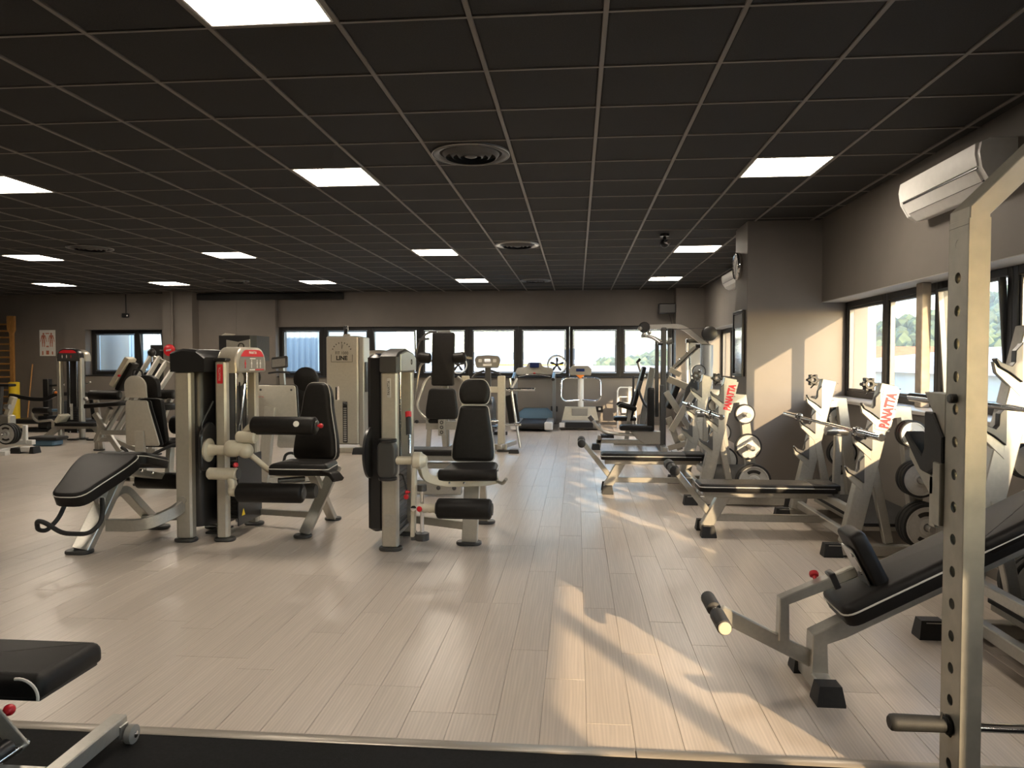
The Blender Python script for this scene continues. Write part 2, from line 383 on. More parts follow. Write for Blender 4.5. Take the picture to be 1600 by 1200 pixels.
MB().box(2.642, WX0+.06, YB+.3, 8.2, SOF, SOF+.006, 0).build('soffit', 'soffit', bpy.data.objects['wall_right'], smooth=False)
MB().box(2.642, WX0+.06, 8.8, 15.0, SOF, SOF+.006, 0).build('soffit', 'soffit', bpy.data.objects['wall_right'], smooth=False)
MB().box(1.85, WX1, 8.2, 8.8, -.2, 3.2, .004).build('wall_pier', 'wall', kind=S, smooth=False)
wallbox(MB(), XL-.3, XL, YB, YF+.3, -.2, 3.2).build('wall_left', 'wall', kind=S, smooth=False)
wallbox(MB(), XL, XR+.5, YB-.3, YB, -.2, 3.2).build('wall_back', 'wall', kind=S, smooth=False)
sl = MB().box(2.55, WX0+.02, YB+.3, 8.2, SILL-.03, SILL, .004); sl.build('trim_2', 'stone', kind=S)
MB().box(2.55, WX0+.02, 8.8, 15.0, SILL-.03, SILL, .004).build('trim_3', 'stone', kind=S)
MB().box(-6.65, 2.05, YF-.05, YF+.12, 1.0, 1.03, .004).build('trim_4', 'alu', kind=S)
MB().box(-11.2, -9.36, YF-.02, YF+.3, 1.02, 1.045, .004).build('trim_5', 'alu', kind=S)
bb = MB()
for a in ((XL, -9.1, YF-.012, YF, 0, .08), (-6.65, 2.05, YF-.012, YF, 0, .08)): bb.box(*a, .003)
bb.build('baseboard_far', 'wall', kind=S)
MB().box(2.588, 2.60, YB, 8.2, 0, .08, .003).build('baseboard_right', 'wall', kind=S)
MB().box(-8.45, -5.1, YF-.20, YF-.08, ZC-.16, ZC-.02, .01).build('trim_6', 'blind', kind=S)
# ------------------------------------------------------------------ windows
wn_ = [0]
def window(axis, at, a0, a1, z0, z1, fw=.075, dp=.07, tilt=0.0, label=None):
    """one framed light; axis 'x': in a wall of constant y, 'y': in a wall of constant x"""
    wn_[0] += 1; n = 'window_%d' % wn_[0]; b = MB()
    def bx(m, p0, p1, q0, q1, d0, d1, bev=.004):
        return m.box(p0, p1, at+d0, at+d1, q0, q1, bev) if axis == 'x' else m.box(at+d0, at+d1, p0, p1, q0, q1, bev)
    bx(b, a0, a0+fw, z0, z1, 0, dp); bx(b, a1-fw, a1, z0, z1, 0, dp); bx(b, a0+fw, a1-fw, z0, z0+fw, 0, dp); bx(b, a0+fw, a1-fw, z1-fw, z1, 0, dp)
    f = b.build(n, 'alu', kind=S)
    g = MB(); s_ = MB(); i = fw+.004; q = .022
    bx(s_, a0+i, a0+i+q, z0+i, z1-i, .012, dp-.01); bx(s_, a1-i-q, a1-i, z0+i, z1-i, .012, dp-.01); bx(s_, a0+i+q, a1-i-q, z0+i, z0+i+q, .012, dp-.01); bx(s_, a0+i+q, a1-i-q, z1-i-q, z1-i, .012, dp-.01)
    bx(g, a0+i+.01, a1-i-.01, z0+i+.01, z1-i-.01, dp*.5, dp*.5+.004, 0)
    so = s_.build('sash', 'graphite', f); go = g.build('pane', 'glass', so, smooth=False)
    if tilt:                                            # bottom-hung sash tipped into the room
        if axis == 'x': piv = V(((a0+a1)/2, at, z0+i)); mt = M4.Translation(piv) @ M4.Rotation(tilt, 4, 'X') @ M4.Translation(-piv)
        else: piv = V((at, (a0+a1)/2, z0+i)); mt = M4.Translation(piv) @ M4.Rotation(-tilt, 4, 'Y') @ M4.Translation(-piv)
        so.data.transform(mt); go.data.transform(mt)
    return f
XE = [-6.65, -5.63, -4.55, -3.445, -2.36, -1.27, -.16, .927, 2.05]
for q in range(8): window('x', YF+.08, XE[q]+.0015, XE[q+1]-.0015, 1.03, 2.12, .08, .08, tilt=R(9) if q == 2 else 0)
window('x', YF+.22, -11.2, -10.06, 1.045, 2.08, .09); window('x', YF+.22, -10.057, -9.36, 1.045, 2.08, .07, tilt=R(8))
YE = [-4.3, -3.1, -1.92, -.74, .85, 1.87, 2.89, 3.91, 5.16, 6.16, 7.18, 8.2]
for q in (0, 1, 2, 4, 5, 6, 7, 8, 9, 10): window('y', WX0, YE[q]+.0015, YE[q+1]-.0015, SILL, SOF, .06, .07, tilt=R(4) if q == 8 else 0)
YE2 = [8.8, 9.9, 11.0, 12.1, 13.2, 14.1, 15.0]
for q in range(6): window('y', WX0, YE2[q]+.0015, YE2[q+1]-.0015, SILL, SOF, .06, .07)
MB().box(2.765, 2.835, 6.16, 6.27, SILL, SOF, .005).build('pillar', 'timber', kind=S)
MB().cyl((3.36, 8.75, -3), (3.36, 8.75, 3.2), .06, n=16).build('trim_7', 'white', kind=S)
# ------------------------------------------------------------------ ceiling lights and vents
where = {(-9, -3): 'unseen square light panel added behind the camera toward the left', (2, -4): 'unseen square light panel added behind the camera toward the windows', (-3, -1): 'square ceiling light panel nearest the camera, cut by the top edge of the photo', (-4, 4): 'square ceiling light panel left of the nearest round vent', (2, 4): 'square ceiling light panel near the white air conditioner',
         (-9, 4): 'square ceiling light panel cut by the left edge of the photo', (2, 11): 'square ceiling light panel just left of the pier with the clock', (-4, 11): 'square ceiling light panel left of the middle round vent',
         (-9, 11): 'square ceiling light panel above the dark and beige pulley towers at left', (-14, 11): 'square ceiling light panel beside the left round vent', (2, 17): 'rightmost light panel of the farthest row, above the wall speaker',
         (-4, 17): 'light panel of the farthest row above the shoulder press machine', (-9, 17): 'light panel of the farthest row above the tall beige cable tower', (-14, 17): 'light panel of the farthest row above the pipe column', (-18, 17): 'leftmost light panel of the farthest row, above the anatomy chart side'}
for (i, j) in lights:
    x, y = GX+i*T, GY+j*T
    t = thing('ceiling_light', where[(i, j)], 'ceiling light', (x+.3, y+.3, ZC), 'square light panels in the black ceiling')
    f = MB()
    for a in ((x+.014, x+.586, y+.012, y+.024), (x+.014, x+.586, y+.576, y+.588), (x+.014, x+.026, y+.024, y+.576), (x+.574, x+.586, y+.024, y+.576)): f.box(*a, ZC+.001, ZC+.028, .001)
    f.build('frame', 'white', t)
    MB().box(x+.026, x+.574, y+.024, y+.576, ZC+.006, ZC+.018, 0).build('diffuser', 'panel', t, smooth=False)
vl = {0: 'large round black ceiling vent with concentric rings, nearest the camera', 1: 'round black ceiling vent in the middle of the room, ringed in pale trim', 2: 'round black ceiling vent near the far windows', 3: 'round ceiling vent at left between two light panels', 4: 'round ceiling vent far away above the pipe column wall'}
for q, (x, y) in enumerate(((-.778, 5.355), (-.778, 9.555), (-.778, 13.755), (-6.5, 9.3), (-6.45, 13.3))):
    t = thing('ceiling_vent', vl[q], 'vent', (x, y, ZC), 'round vents in the black ceiling')
    if q < 3: MB().slab([(-.29, -.29), (.29, -.29), (.29, .29), (-.29, .29)], (x, y, ZC+.003), (1, 0, 0), (0, 1, 0), .02, .002).build('mounting_panel', 'tile', t, smooth=False)
    MB().lathe((x, y, ZC+.004), (0, 0, -1), [(0, .285), (.012, .282), (.018, .262), (.012, .235), (.0, .228)], 40).build('outer_ring', 'graphite' if q != 1 else 'steel', t, ang=60)
    MB().tube([(x+.284*math.cos(2*math.pi*k/40), y+.284*math.sin(2*math.pi*k/40), ZC-.010) for k in range(40)], .003, 5, closed=True).build('rim', 'steel', t)
    for r0 in (.19, .135, .085):
        MB().lathe((x, y, ZC-.002), (0, 0, -1), [(0, r0+.02), (.024, r0+.002), (.028, r0-.006), (.022, r0-.002), (-.002, r0+.012)], 36, closed=True).build('ring', 'graphite', t, ang=60)
    MB().lathe((x, y, ZC-.004), (0, 0, -1), [(0, .05), (.018, .045), (.026, .02), (.028, .001)], 24).build('center_disc', 'graphite', t)
# ------------------------------------------------------------------ outside world
MT['ground'] = mat('yard_ground', (.32, .30, .26), .9, noise=.2, nscale=.05)
MT['render'] = mat('white_render', (.72, .71, .68), .8, noise=.05, nscale=.4)
MT['roofwhite'] = mat('pale_roof_sheet', (.62, .62, .60), .6, noise=.06, nscale=.5)
MT['rooftile'] = mat('red_roof_tile', (.42, .16, .08), .8, noise=.2, nscale=3)
MT['corr'] = mat('blue_grey_cladding', (.30, .38, .44), .45, .2)
MT['silo'] = mat('silo_concrete', (.42, .38, .32), .6, noise=.1, nscale=.8)
MT['leaf'] = mat('tree_leaves', (.11, .145, .06), .8, noise=.45, nscale=.7); island_var(MT['leaf'], .45)
MT['farhill'] = mat('haze_tinted_forest', (.10, .16, .15), .9, noise=.2, nscale=.03)  # blue in the base colour stands in for distance haze
MB().box(-900, 1200, -400, 1800, -6.2, -6, 0).build('ground_outside', 'ground', kind=S, smooth=False)
def hprof(a):                                             # hill top height against compass angle from the far wall, degrees to the right
    pts = [(-8, -5), (-3, -3), (-1, -1.0), (0, 1.4), (2, 2.0), (4.5, 3.0), (6, 4.3), (7.5, 4.8), (12, 6), (20, 10), (25, 14), (30, 20), (38, 27), (60, 30), (75, 20), (95, 4), (110, -4)]
    for (a0, h0), (a1, h1) in zip(pts, pts[1:]):
        if a0 <= a <= a1: return h0+(h1-h0)*(a-a0)/(a1-a0)
    return -5
rg = random.Random(3); g = []; NA, NR = 80, 8
for ir in range(NR):
    r = 120+ir*12; row = []
    for ia in range(NA):
        a = -8+118*ia/(NA-1); s_ = min(1, (ir+.2)/(NR-2)); h = -6+(hprof(a)+4.5)*s_*.92
        row.append(V((r*math.sin(R(a)), r*math.cos(R(a)), h)))
    g.append(row)
b = MB(); b.add([p for row in g for p in row], [(i*NA+k, i*NA+k+1, (i+1)*NA+k+1, (i+1)*NA+k) for i in range(NR-1) for k in range(NA-1)])
hill = b.build('hill_near', 'leaf', kind=S)
ico = bmesh.new(); bmesh.ops.create_icosphere(ico, subdivisions=1, radius=1); iv = [v.co.copy() for v in ico.verts]; ifc = [tuple(v.index for v in f.verts) for f in ico.faces]; ico.free()
fb = MB()
for q in range(4200):
    a = -7+115*rg.random(); ir = rg.random()*(NR-1.2); r = 120+ir*12; s_ = min(1, (ir+.2)/(NR-2)); h = -6+(hprof(a)+4.5)*s_*.92
    if hprof(a) < -2.5: continue
    sz = rg.uniform(.8, 1.9); c = V((r*math.sin(R(a)), r*math.cos(R(a)), h+sz*.35)); ph = [rg.uniform(0, 6) for _ in range(6)]
    fb.add([c+V((p.x*sz, p.y*sz, p.z*sz*1.05))*(1+.22*math.sin(5*p.x+ph[0])*math.sin(5*p.y+ph[1])+.18*math.sin(7*p.z+ph[2]+3*p.x)) for p in iv], ifc)
fo = fb.build('forest', 'leaf', kind='stuff', smooth=True, ang=25)
tag(fo, 'wooded hillside of dense green trees seen through the windows', 'forest')
b = MB(); N = 90; rows = [[], []]
for k in range(N):
    a = R(-40+130*k/(N-1)); hh = 10+5*math.sin(3.1*a+1)+3*math.sin(9*a)+1.5*math.sin(23*a); d = 900
    rows[0].append(V((d*math.sin(a), d*math.cos(a), -8))); rows[1].append(V(((d+300)*math.sin(a), (d+300)*math.cos(a), hh*1.6)))
b.add(rows[0]+rows[1], [(k, k+1, N+k+1, N+k) for k in range(N-1)]); b.build('hill_far', 'farhill', kind=S)
def hall(name, label, x0, x1, y0, y1, z0, z1, rise, wm='render', rm='roofwhite', axis='x', cat='building'):
    t = thing(name, label, cat, ((x0+x1)/2, (y0+y1)/2, z0))
    MB().box(x0, x1, y0, y1, z0, z1, .02).build('walls', wm, t, smooth=False)
    if axis == 'x': o = [(y0-.4, z1), (y1+.4, z1), ((y0+y1)/2, z1+rise)]; MB().slab([(a, c-z1) for a, c in o], (x0-.4, 0, z1), (0, 1, 0), (0, 0, 1), x1-x0+.8, .02).build('roof', rm, t, smooth=False)
    else: o = [(x0-.4, 0), (x1+.4, 0), ((x0+x1)/2, rise)]; MB().slab(o, (0, y1+.4, z1), (1, 0, 0), (0, 0, 1), y1-y0+.8, .02).build('roof', rm, t, smooth=False)
    return t
hall('warehouse', 'long white warehouse below the far windows', -14, 9, 40, 60, -6, .55, .5)
hall('warehouse', 'white warehouse with low gabled roof outside the right windows', 12.2, 34, 14, 44, -6, .95, 1.2, axis='y')
hall('house', 'cream house with red tiled roof beyond the white drainpipe', 21, 27, 56, 62, -6, .9, 1.6, rm='rooftile', wm='cream')
hall('depot', 'low white depot with yellow band in the far distance', -16, 2, 90, 110, -6, 1.0, .6)
MB().box(-11, -1, 89.7, 89.95, .55, .95, .02).build('yellow_band', 'spot', bpy.data.objects['depot'])
t = thing('chimney', 'slender pale chimney tower on the far skyline', 'tower', (-5.8, 260, -6))
MB().lathe((-5.8, 260, -6), (0, 0, 1), [(0, 1.5), (9.5, 1.2), (10.6, 1.2), (10.8, .8), (12.2, .5), (12.8, .1)], 12).build('shaft', 'render', t)
def clad(name, label, x0, x1, y, d, h):
    t = thing(name, label, 'building', ((x0+x1)/2, y, -6)); n = int((x1-x0)/.17); o = []
    for k in range(n):
        xx = x0+k*.17; o += [(xx, 0), (xx+.07, 0), (xx+.09, .03), (xx+.15, .03)]
    o += [(x0+n*.17, 0), (x0+n*.17, d), (x0, d)]
    MB().slab([(a, c) for a, c in o], (0, y, -6), (1, 0, 0), (0, 1, 0), h, .0).build('walls', 'corr', t, smooth=False); return t
clad('factory', 'blue grey ribbed metal building filling the leftmost pane of the window band', -11, -7.2, 20, 9, 12)
clad('factory', 'grey ribbed metal building behind the round silos', -22, -12.15, 21, 9, 12)
for q, (x, r, l) in enumerate(((-13.1, .42, 'left'), (-12.55, .0, ''), (-11.95, .33, 'right'))):
    if r: tag(MB().lathe((x, 18, -6), (0, 0, 1), [(0, r), (9, r), (9.1, r*.9)], 24).build('silo', 'silo', None), ('wider' if l == 'left' else 'narrower')+' round silo seen through the window near the anatomy chart', 'silo', 'silos outside the small window')
# morning haze lying over the valley
hz = bpy.data.materials.new('valley_haze'); hz.use_nodes = True; hn = hz.node_tree; hn.nodes.clear()
ho_ = hn.nodes.new('ShaderNodeOutputMaterial'); hv = hn.nodes.new('ShaderNodeVolumeScatter'); hv.inputs['Color'].default_value = (.93, .96, 1, 1); hv.inputs['Density'].default_value = .0014; hv.inputs['Anisotropy'].default_value = .2
hn.links.new(hv.outputs[0], ho_.inputs['Volume']); MT['haze'] = hz
hb = MB().box(-500, 700, 30, 1150, -5.9, 90, 0).build('haze', 'haze', None, smooth=False, kind='stuff'); tag(hb, 'pale blue haze lying over the distant wooded hills', 'haze')
# ------------------------------------------------------------------ equipment helpers
def roller(parent, p0, p1, r, name='roller_pad', cap='dplastic', m='vinyl'):
    p0, p1 = V(p0), V(p1); d = (p1-p0); L = d.length; b = r*.28
    prof = [(0, r*.55), (b*.15, r*.8), (b*.55, r*.95), (b, r), (L-b, r), (L-b*.55, r*.95), (L-b*.15, r*.8), (L, r*.55)]
    o = MB().lathe(p0, d, prof, 22).build(name, m, parent)
    for e, s_ in ((p0, -1), (p1, 1)): MB().lathe(e, d*s_, [(-.004, r*.62), (.006, r*.58), (.009, r*.4), (.009, .002)], 18).build('end_cap', cap, o)
    return o
def knob(parent, p, d, r=.016, L=.03, m='red', name='knob'):
    p, d = V(p), V(d).normalized()
    return MB().lathe(p, d, [(0, r*.5), (L*.3, r*.5), (L*.35, r*.9), (L*.6, r), (L*.9, r*.8), (L, r*.3)], 14).build(name, m, parent)
def bolt(parent, p, d, r=.011, m='chrome'):
    return MB().lathe(p, d, [(-.002, r), (.004, r), (.007, r*.6), (.007, .001)], 10).build('bolt', m, parent)
def stack(parent, x0, x1, y0, y1, z0, n, h=.03):
    for k in range(n): MB().box(x0, x1, y0, y1, z0+k*h, z0+(k+1)*h-.003, .003).build('weight_plate', 'stackmat', parent, smooth=False)
SEATBACK = smooth_out([(-.165, 0), (.165, 0), (.160, .12), (.118, .37), (.108, .43), (-.108, .43), (-.118, .37), (-.160, .12)], .05)
HEADPAD = [(x, y) for x, y in smooth_out([(-.10, 0), (.10, 0), (.122, .06), (.122, .12), (.085, .195), (-.085, .195), (-.122, .12), (-.122, .06)], .06)]

# ------------------------------------------------------------------ leg extension machine (middle of the room)
t = thing('leg_extension_machine', 'leg extension machine in mid room, dark-capped narrow tower, black seat facing camera', 'machine', (-1.15, 5.4, 0))
MB().box(-1.392, -1.275, 5.10, 5.17, .02, 1.285, .012).build('front_post', 'beige', t)
MB().box(-1.392, -1.275, 5.58, 5.65, .02, 1.285, .012).build('rear_post', 'beige', t)
feet(t, [(-1.333, 5.135), (-1.333, 5.615)], .17, .12)
c = MB(); yz = [(5.085, 1.28), (5.665, 1.28), (5.665, 1.395), (5.60, 1.425), (5.375, 1.455), (5.15, 1.425), (5.085, 1.395)]
c.slab([(a-5.085, b-1.28) for a, b in yz], (-1.40, 5.085, 1.28), (0, 1, 0), (0, 0, 1), .135, .012); cp = c.build('tower_cap', 'dplastic', t)
MB().slab([(a-5.085, b-1.28) for a, b in [(5.16, 1.29), (5.655, 1.29), (5.655, 1.385), (5.59, 1.41), (5.375, 1.435), (5.16, 1.41)]], (-1.268, 5.085, 1.28), (0, 1, 0), (0, 0, 1), .008, .003).build('cap_plate', 'silver', cp)
MB().lathe((-1.261, 5.50, 1.355), (1, 0, 0), [(0, .022), (.004, .021), (.004, .015), (0, .014)], 18, closed=True).build('emblem_ring', 'print_dark', cp)
MB().slab(rrect(.03, .14, .008), (-1.333, 5.0985, 1.17), (1, 0, 0), (0, 0, 1), .002, .0008).build('name_plate', 'plate', t)
lettering('PANATTA', .028, (-1.333, 5.096, 1.17), (0, 0, 1), (-1, 0, 0), 'print_dark', t, sx=.8)
MB().slab(rrect(.075, .09, .004), (-1.333, 5.0985, .22), (1, 0, 0), (0, 0, 1), .001, .0004).build('sticker', 'silver', t)
MB().box(-1.51, -1.394, 5.16, 5.60, .12, 1.41, .025).build('rear_shroud', 'plastic', t)
stack(t, -1.385, -1.30, 5.24, 5.51, .12, 16)
for y in (5.29, 5.46): MB().cyl((-1.34, y, .1), (-1.34, y, 1.28), .011, n=10).build('guide_rod', 'chrome', t)
MB().cyl((-1.34, 5.375, .6), (-1.34, 5.375, 1.28), .006, n=8).build('cable', 'plastic', t)
MB().box(-1.385, -1.295, 5.2, 5.55, .08, .115, .004).build('stack_base', 'graphite', t)
MB().lathe((-1.50, 5.16, .70), (1, 0, 0), [(0, .16), (.006, .185), (.022, .185), (.028, .16), (.028, .05)], 36).build('cam_disc', 'plastic', t)
MB().slab(smooth_out([(-.07, -.10), (-.03, -.145), (.03, -.145), (.07, -.10), (.07, .10), (.03, .145), (-.03, .145), (-.07, .10)], .05), (-1.333, 5.10, .665), (1, 0, 0), (0, 0, 1), .085, .02, 3).build('pivot_housing', 'dplastic', t)
for z in (.80, .53): MB().lathe((-1.333, 5.06, z-.012), (0, 0, 1), [(0, .062), (.008, .066), (.018, .066), (.024, .06)], 20).build('collar', 'plastic', t)
MB().cyl((-1.27, 5.05, .66), (-1.10, 5.05, .66), .03, n=18).build('pivot_shaft', 'cream', t)
MB().lathe((-1.15, 5.05, .66), (1, 0, 0), [(0, .05), (.01, .062), (.06, .062), (.07, .05), (.09, .04), (.10, .03)], 22).build('bearing', 'cream', t)
lv = MB().bar((-1.135, 5.04, .66), (-1.14, 5.0, .13), .03, .055, (0, 1, 0)).build('lever_arm', 'cream', t)
knob(lv, (-1.155, 4.98, .45), (-1, -.3, 0), .014, .035)
ad = MB().cyl((-1.075, 5.0, .10), (-1.075, 5.0, .46), .014, n=12).build('adjuster_tube', 'chrome', t)
MB().cyl((-1.075, 5.0, .455), (-1.075, 5.0, .50), .034, n=14).build('tube_cap', 'dplastic', ad); MB().cyl((-1.075, 5.0, .11), (-1.075, 5.0, .16), .05, n=14).build('tube_base', 'dplastic', ad)
MB().box(-1.15, -1.06, 4.975, 5.02, .11, .14, .004).build('lever_foot', 'graphite', lv)
sl_ = MB().lathe((-1.08, 4.95, .345), (1, 0, 0), [(k*.018, .028 if k % 2 else .034) for k in range(8)], 16).build('roller_bracket', 'cream', t)
knob(sl_, (-1.075, 4.925, .345), (0, -1, 0), .02, .02); bolt(sl_, (-1.12, 4.93, .345), (0, -1, 0), .02)
roller(t, (-.962, 4.95, .345), (-.578, 4.95, .345), .071)
h = MB().cyl((-1.19, 5.12, .70), (-1.215, 5.2, .985), .0115, n=10).build('backrest_lever', 'chrome', t)
MB().cyl((-1.205, 5.165, .83), (-1.2155, 5.2, .955), .021, n=12).build('lever_grip', 'plastic', h); MB().cyl((-1.2155, 5.2, .955), (-1.219, 5.21, .995), .023, n=12).build('lever_button', 'red', h)
MB().tube([(-1.32, 5.2, .52), (-1.24, 5.12, .56), (-1.2, 5.08, .44), (-1.19, 5.06, .38)], .007, 6, fil=.05).build('selector_cord', 'plastic', t); knob(t, (-1.2, 5.06, .405), (.2, -1, 0), .02, .035)
sp = pad('seat', smooth_out([(-.20, 0), (.20, 0), (.185, .36), (-.185, .36)], .04), (-.772, 5.12, .515), (1, 0, .02), (0, 1, .03), .075, t, .034)
roller(t, (-.985, 5.14, .545), (-.56, 5.14, .552), .043, 'seat_roll', 'piping')
MB().tube([(-1.09, 5.07, .62), (-1.07, 5.09, .535), (-.95, 5.15, .49), (-.66, 5.25, .485), (-.58, 5.3, .5)], .02, w=.05, h=.06, up=(0, 0, 1), fil=.06).build('seat_arm', 'cream', t)
for x in (-.905, -.80): bolt(t, (x, 5.14, .49), (0, -1, 0), .009)
MB().tube([(-.60, 5.3, .49), (-.53, 5.22, .475), (-.50, 5.16, .52)], .013, 8, fil=.03).build('hand_grip', 'silver', t)
MB().bar((-.79, 5.34, .02), (-.77, 5.36, .50), .115, .06, (0, 1, 0)).build('leg', 'beige', t)
MB().bar((-.775, 6.05, .02), (-.755, 5.62, .55), .08, .05, (0, 1, 0)).build('leg', 'beige', t)
feet(t, [(-.795, 5.34), (-.775, 6.06)], .19, .12)
MB().bar((-1.3, 5.60, .13), (-.80, 5.38, .13), .05, .06).build('base_tube', 'beige', t)
bk = V((0, .18, .98)).normalized()
br = pad('backrest', SEATBACK, (-.788, 5.56, .585), (1, 0, 0), bk, .085, t, .03)
hp = pad('headrest', HEADPAD, V((-.788, 5.56, .585))+bk*.44, (1, 0, 0), bk, .085, t, .034)
MB().bar((-.775, 5.58, .50), V((-.785, 5.60, .55))+bk*.45, .06, .04, (0, 1, 0)).build('backrest_post', 'beige', t)

# ------------------------------------------------------------------ seated leg curl with red-topped tower
def figure(parent, o, s, u=(0, 1, 0), m='white'):              # small printed exercise pictogram
    u = V(u); w = V((0, 0, 1)); o = V(o); b = MB()
    for x0, y0, x1, y1, k in ((0, .1, 0, .5, .18), (-.03, .1, -.08, -.4, .1), (.03, .1, .08, -.4, .1), (-.06, .45, -.2, .1, .07), (.06, .45, .2, .1, .07)):
        b.bar(o+u*x0*s+w*y0*s, o+u*x1*s+w*y1*s, k*s, .001, u.cross(w), 0)
    b.cyl(o+u*0+w*.62*s-u.cross(w)*.0005, o+w*.62*s+u.cross(w)*.0005, .1*s, n=8, bev=0)
    return b.build('printed_figure', m, parent, smooth=False)
t = thing('leg_curl_machine', 'seated leg curl machine with beige arched tower, red-topped pictogram placard and two black rollers', 'machine', (-2.4, 5.5, 0))
MB().box(-2.705, -2.62, 5.255, 5.325, .02, 1.365, .014).build('front_post', 'beige', t)
MB().box(-2.712, -2.613, 5.25, 5.33, 1.36, 1.385, .008).build('post_cap', 'plastic', t)
MB().box(-2.72, -2.635, 5.80, 5.87, .02, 1.30, .012).build('rear_post', 'beige', t)
MB().slab(rrect(.045, .145, .006), (-2.662, 5.2535, 1.265), (1, 0, 0), (0, 0, 1), .002, .0008).build('red_label', 'redprint', t)
lettering('PANATTA', .026, (-2.662, 5.251, 1.265), (0, 0, 1), (-1, 0, 0), 'plate', t, sx=.85)
hd = MB().slab(arch(.53, .20, .13, 8), (-2.735, 5.60, 1.27), (0, 1, 0), (0, 0, 1), .165, .025, 4).build('hood', 'beige', t)
pl = MB().slab(arch(.45, .165, .12, 8), (-2.572, 5.60, 1.285), (0, 1, 0), (0, 0, 1), .006, .002).build('placard', 'grey', hd)
rb = [(x, y-.11) for x, y in arch(.45, .165, .12, 8) if y > .11]
MB().slab(rb, (-2.5655, 5.60, 1.395), (0, 1, 0), (0, 0, 1), .002, .0006).build('red_band', 'redprint', pl)
lettering('PANATTA', .03, (-2.563, 5.60, 1.427), (0, 1, 0), (0, 0, 1), 'white', pl)
MB().box(-2.566, -2.5635, 5.55, 5.65, 1.377, 1.385, 0).build('title_strip', 'white', pl)
for y, m in ((5.47, 'redprint'), (5.58, 'white'), (5.68, 'white'), (5.74, 'white')): figure(pl, (-2.5645, y, 1.33), .06, m=m)
MB().box(-2.566, -2.5635, 5.54, 5.64, 1.288, 1.297, 0).build('scale_bar', 'white', pl); MB().box(-2.566, -2.5635, 5.645, 5.80, 1.288, 1.297, 0).build('scale_bar', 'redprint', pl)
MB().box(-2.715, -2.705, 5.33, 5.80, .10, 1.27, .003).build('rear_panel', 'plastic', t)
stack(t, -2.69, -2.60, 5.42, 5.71, .14, 15)
for y in (5.47, 5.66): MB().cyl((-2.645, y, .1), (-2.645, y, 1.28), .011, n=10).build('guide_rod', 'chrome', t)
MB().cyl((-2.63, 5.56, .6), (-2.63, 5.50, 1.2), .008, n=8).build('cable', 'chrome', t); MB().cyl((-2.62, 5.45, .75), (-2.62, 5.58, 1.18), .008, n=8).build('cable', 'chrome', t)
MB().lathe((-2.66, 5.53, 1.22), (1, 0, 0), [(0, .05), (.006, .055), (.015, .045), (.024, .055), (.03, .05)], 20).build('pulley', 'beige', t)
fp = MB().box(-2.60, -2.59, 5.38, 5.80, .09, .62, .003).build('front_guard', 'plastic', t)
MB().slab([(-.03, 0), (.03, 0), (0, .055)], (-2.589, 5.46, .16), (0, 1, 0), (0, 0, 1), .0015, .0005).build('warning_sticker', 'spot', fp)
MB().box(-2.589, -2.5875, 5.60, 5.68, .27, .36, 0).build('label', 'plate', fp)
feet(t, [(-2.655, 5.29), (-2.675, 5.84)], .16, .11)
# cam, pivot, arms
MB().slab(smooth_out([(-.12, -.19), (.05, -.2), (.13, -.08), (.13, .10), (.02, .18), (-.12, .10)], .06), (-2.768, 5.24, .74), (0, 1, 0), (0, 0, 1), .03, .008).build('cam_disc', 'plastic', t)
MB().tube([(-2.755, 5.16, .80), (-2.75, 5.14, .90), (-2.715, 5.25, 1.06)], .006, 6, fil=.03).build('cable', 'graphite', t)
MB().lathe((-2.738, 5.2, .70), (1, 0, 0), [(0, .085), (.015, .088), (.02, .05), (.07, .036), (.3, .036)], 24).build('pivot_shaft', 'cream', t)
MB().lathe((-2.58, 5.18, .715), (1, 0, 0), [(0, .05), (.02, .062), (.075, .062), (.1, .05), (.15, .04)], 22).build('bearing', 'cream', t)
MB().ball((-2.44, 5.19, .70), .058).build('knuckle', 'cream', t)
ua = MB().tube([(-2.44, 5.2, .70), (-2.46, 5.2, .80), (-2.42, 5.2, .86), (-2.38, 5.2, .885)], .03, 12, fil=.05).build('upper_arm', 'cream', t)
MB().cyl((-2.50, 5.18, .80), (-2.35, 5.18, .80), .045, n=18, bev=.012).build('arm_block', 'cream', ua)
ur = roller(t, (-2.39, 5.2, .885), (-1.90, 5.2, .885), .068, 'thigh_roller'); knob(ur, (-1.892, 5.2, .887), (1, 0, 0), .018, .04); bolt(ur, (-2.03, 5.135, .905), (0, -1, .2), .022, 'white')
lh = MB().cyl((-2.70, 5.13, .535), (-2.47, 5.13, .535), .044, n=18, bev=.012).build('counterweight', 'cream', t)
MB().cyl((-2.47, 5.13, .535), (-2.462, 5.13, .535), .04, n=18).build('end_cap', 'graphite', lh); knob(lh, (-2.48, 5.10, .60), (.6, -.6, .3), .02, .035)
MB().tube([(-2.53, 5.13, .53), (-2.50, 5.12, .44), (-2.51, 5.1, .405), (-2.45, 5.1, .405)], .032, 12, fil=.04).build('lower_arm', 'cream', t)
roller(t, (-2.46, 5.1, .405), (-1.965, 5.1, .405), .071, 'ankle_roller')
MB().tube([(-2.44, 5.2, .69), (-2.37, 5.24, .62), (-2.28, 5.28, .52), (-2.15, 5.35, .50), (-2.0, 5.42, .50)], .022, 10, fil=.06).build('seat_arm', 'cream', t)
MB().cyl((-2.22, 5.25, .47), (-2.05, 5.35, .47), .02, n=10).build('seat_slide', 'graphite', t); knob(t, (-2.24, 5.22, .44), (-1, -.3, -.3), .02, .09, 'red', 'lever')
MB().lathe((-2.14, 5.45, .36), (1, 0, 0), [(0, .05), (.02, .06), (.12, .06), (.14, .05)], 18).build('gas_spring', 'dplastic', t)
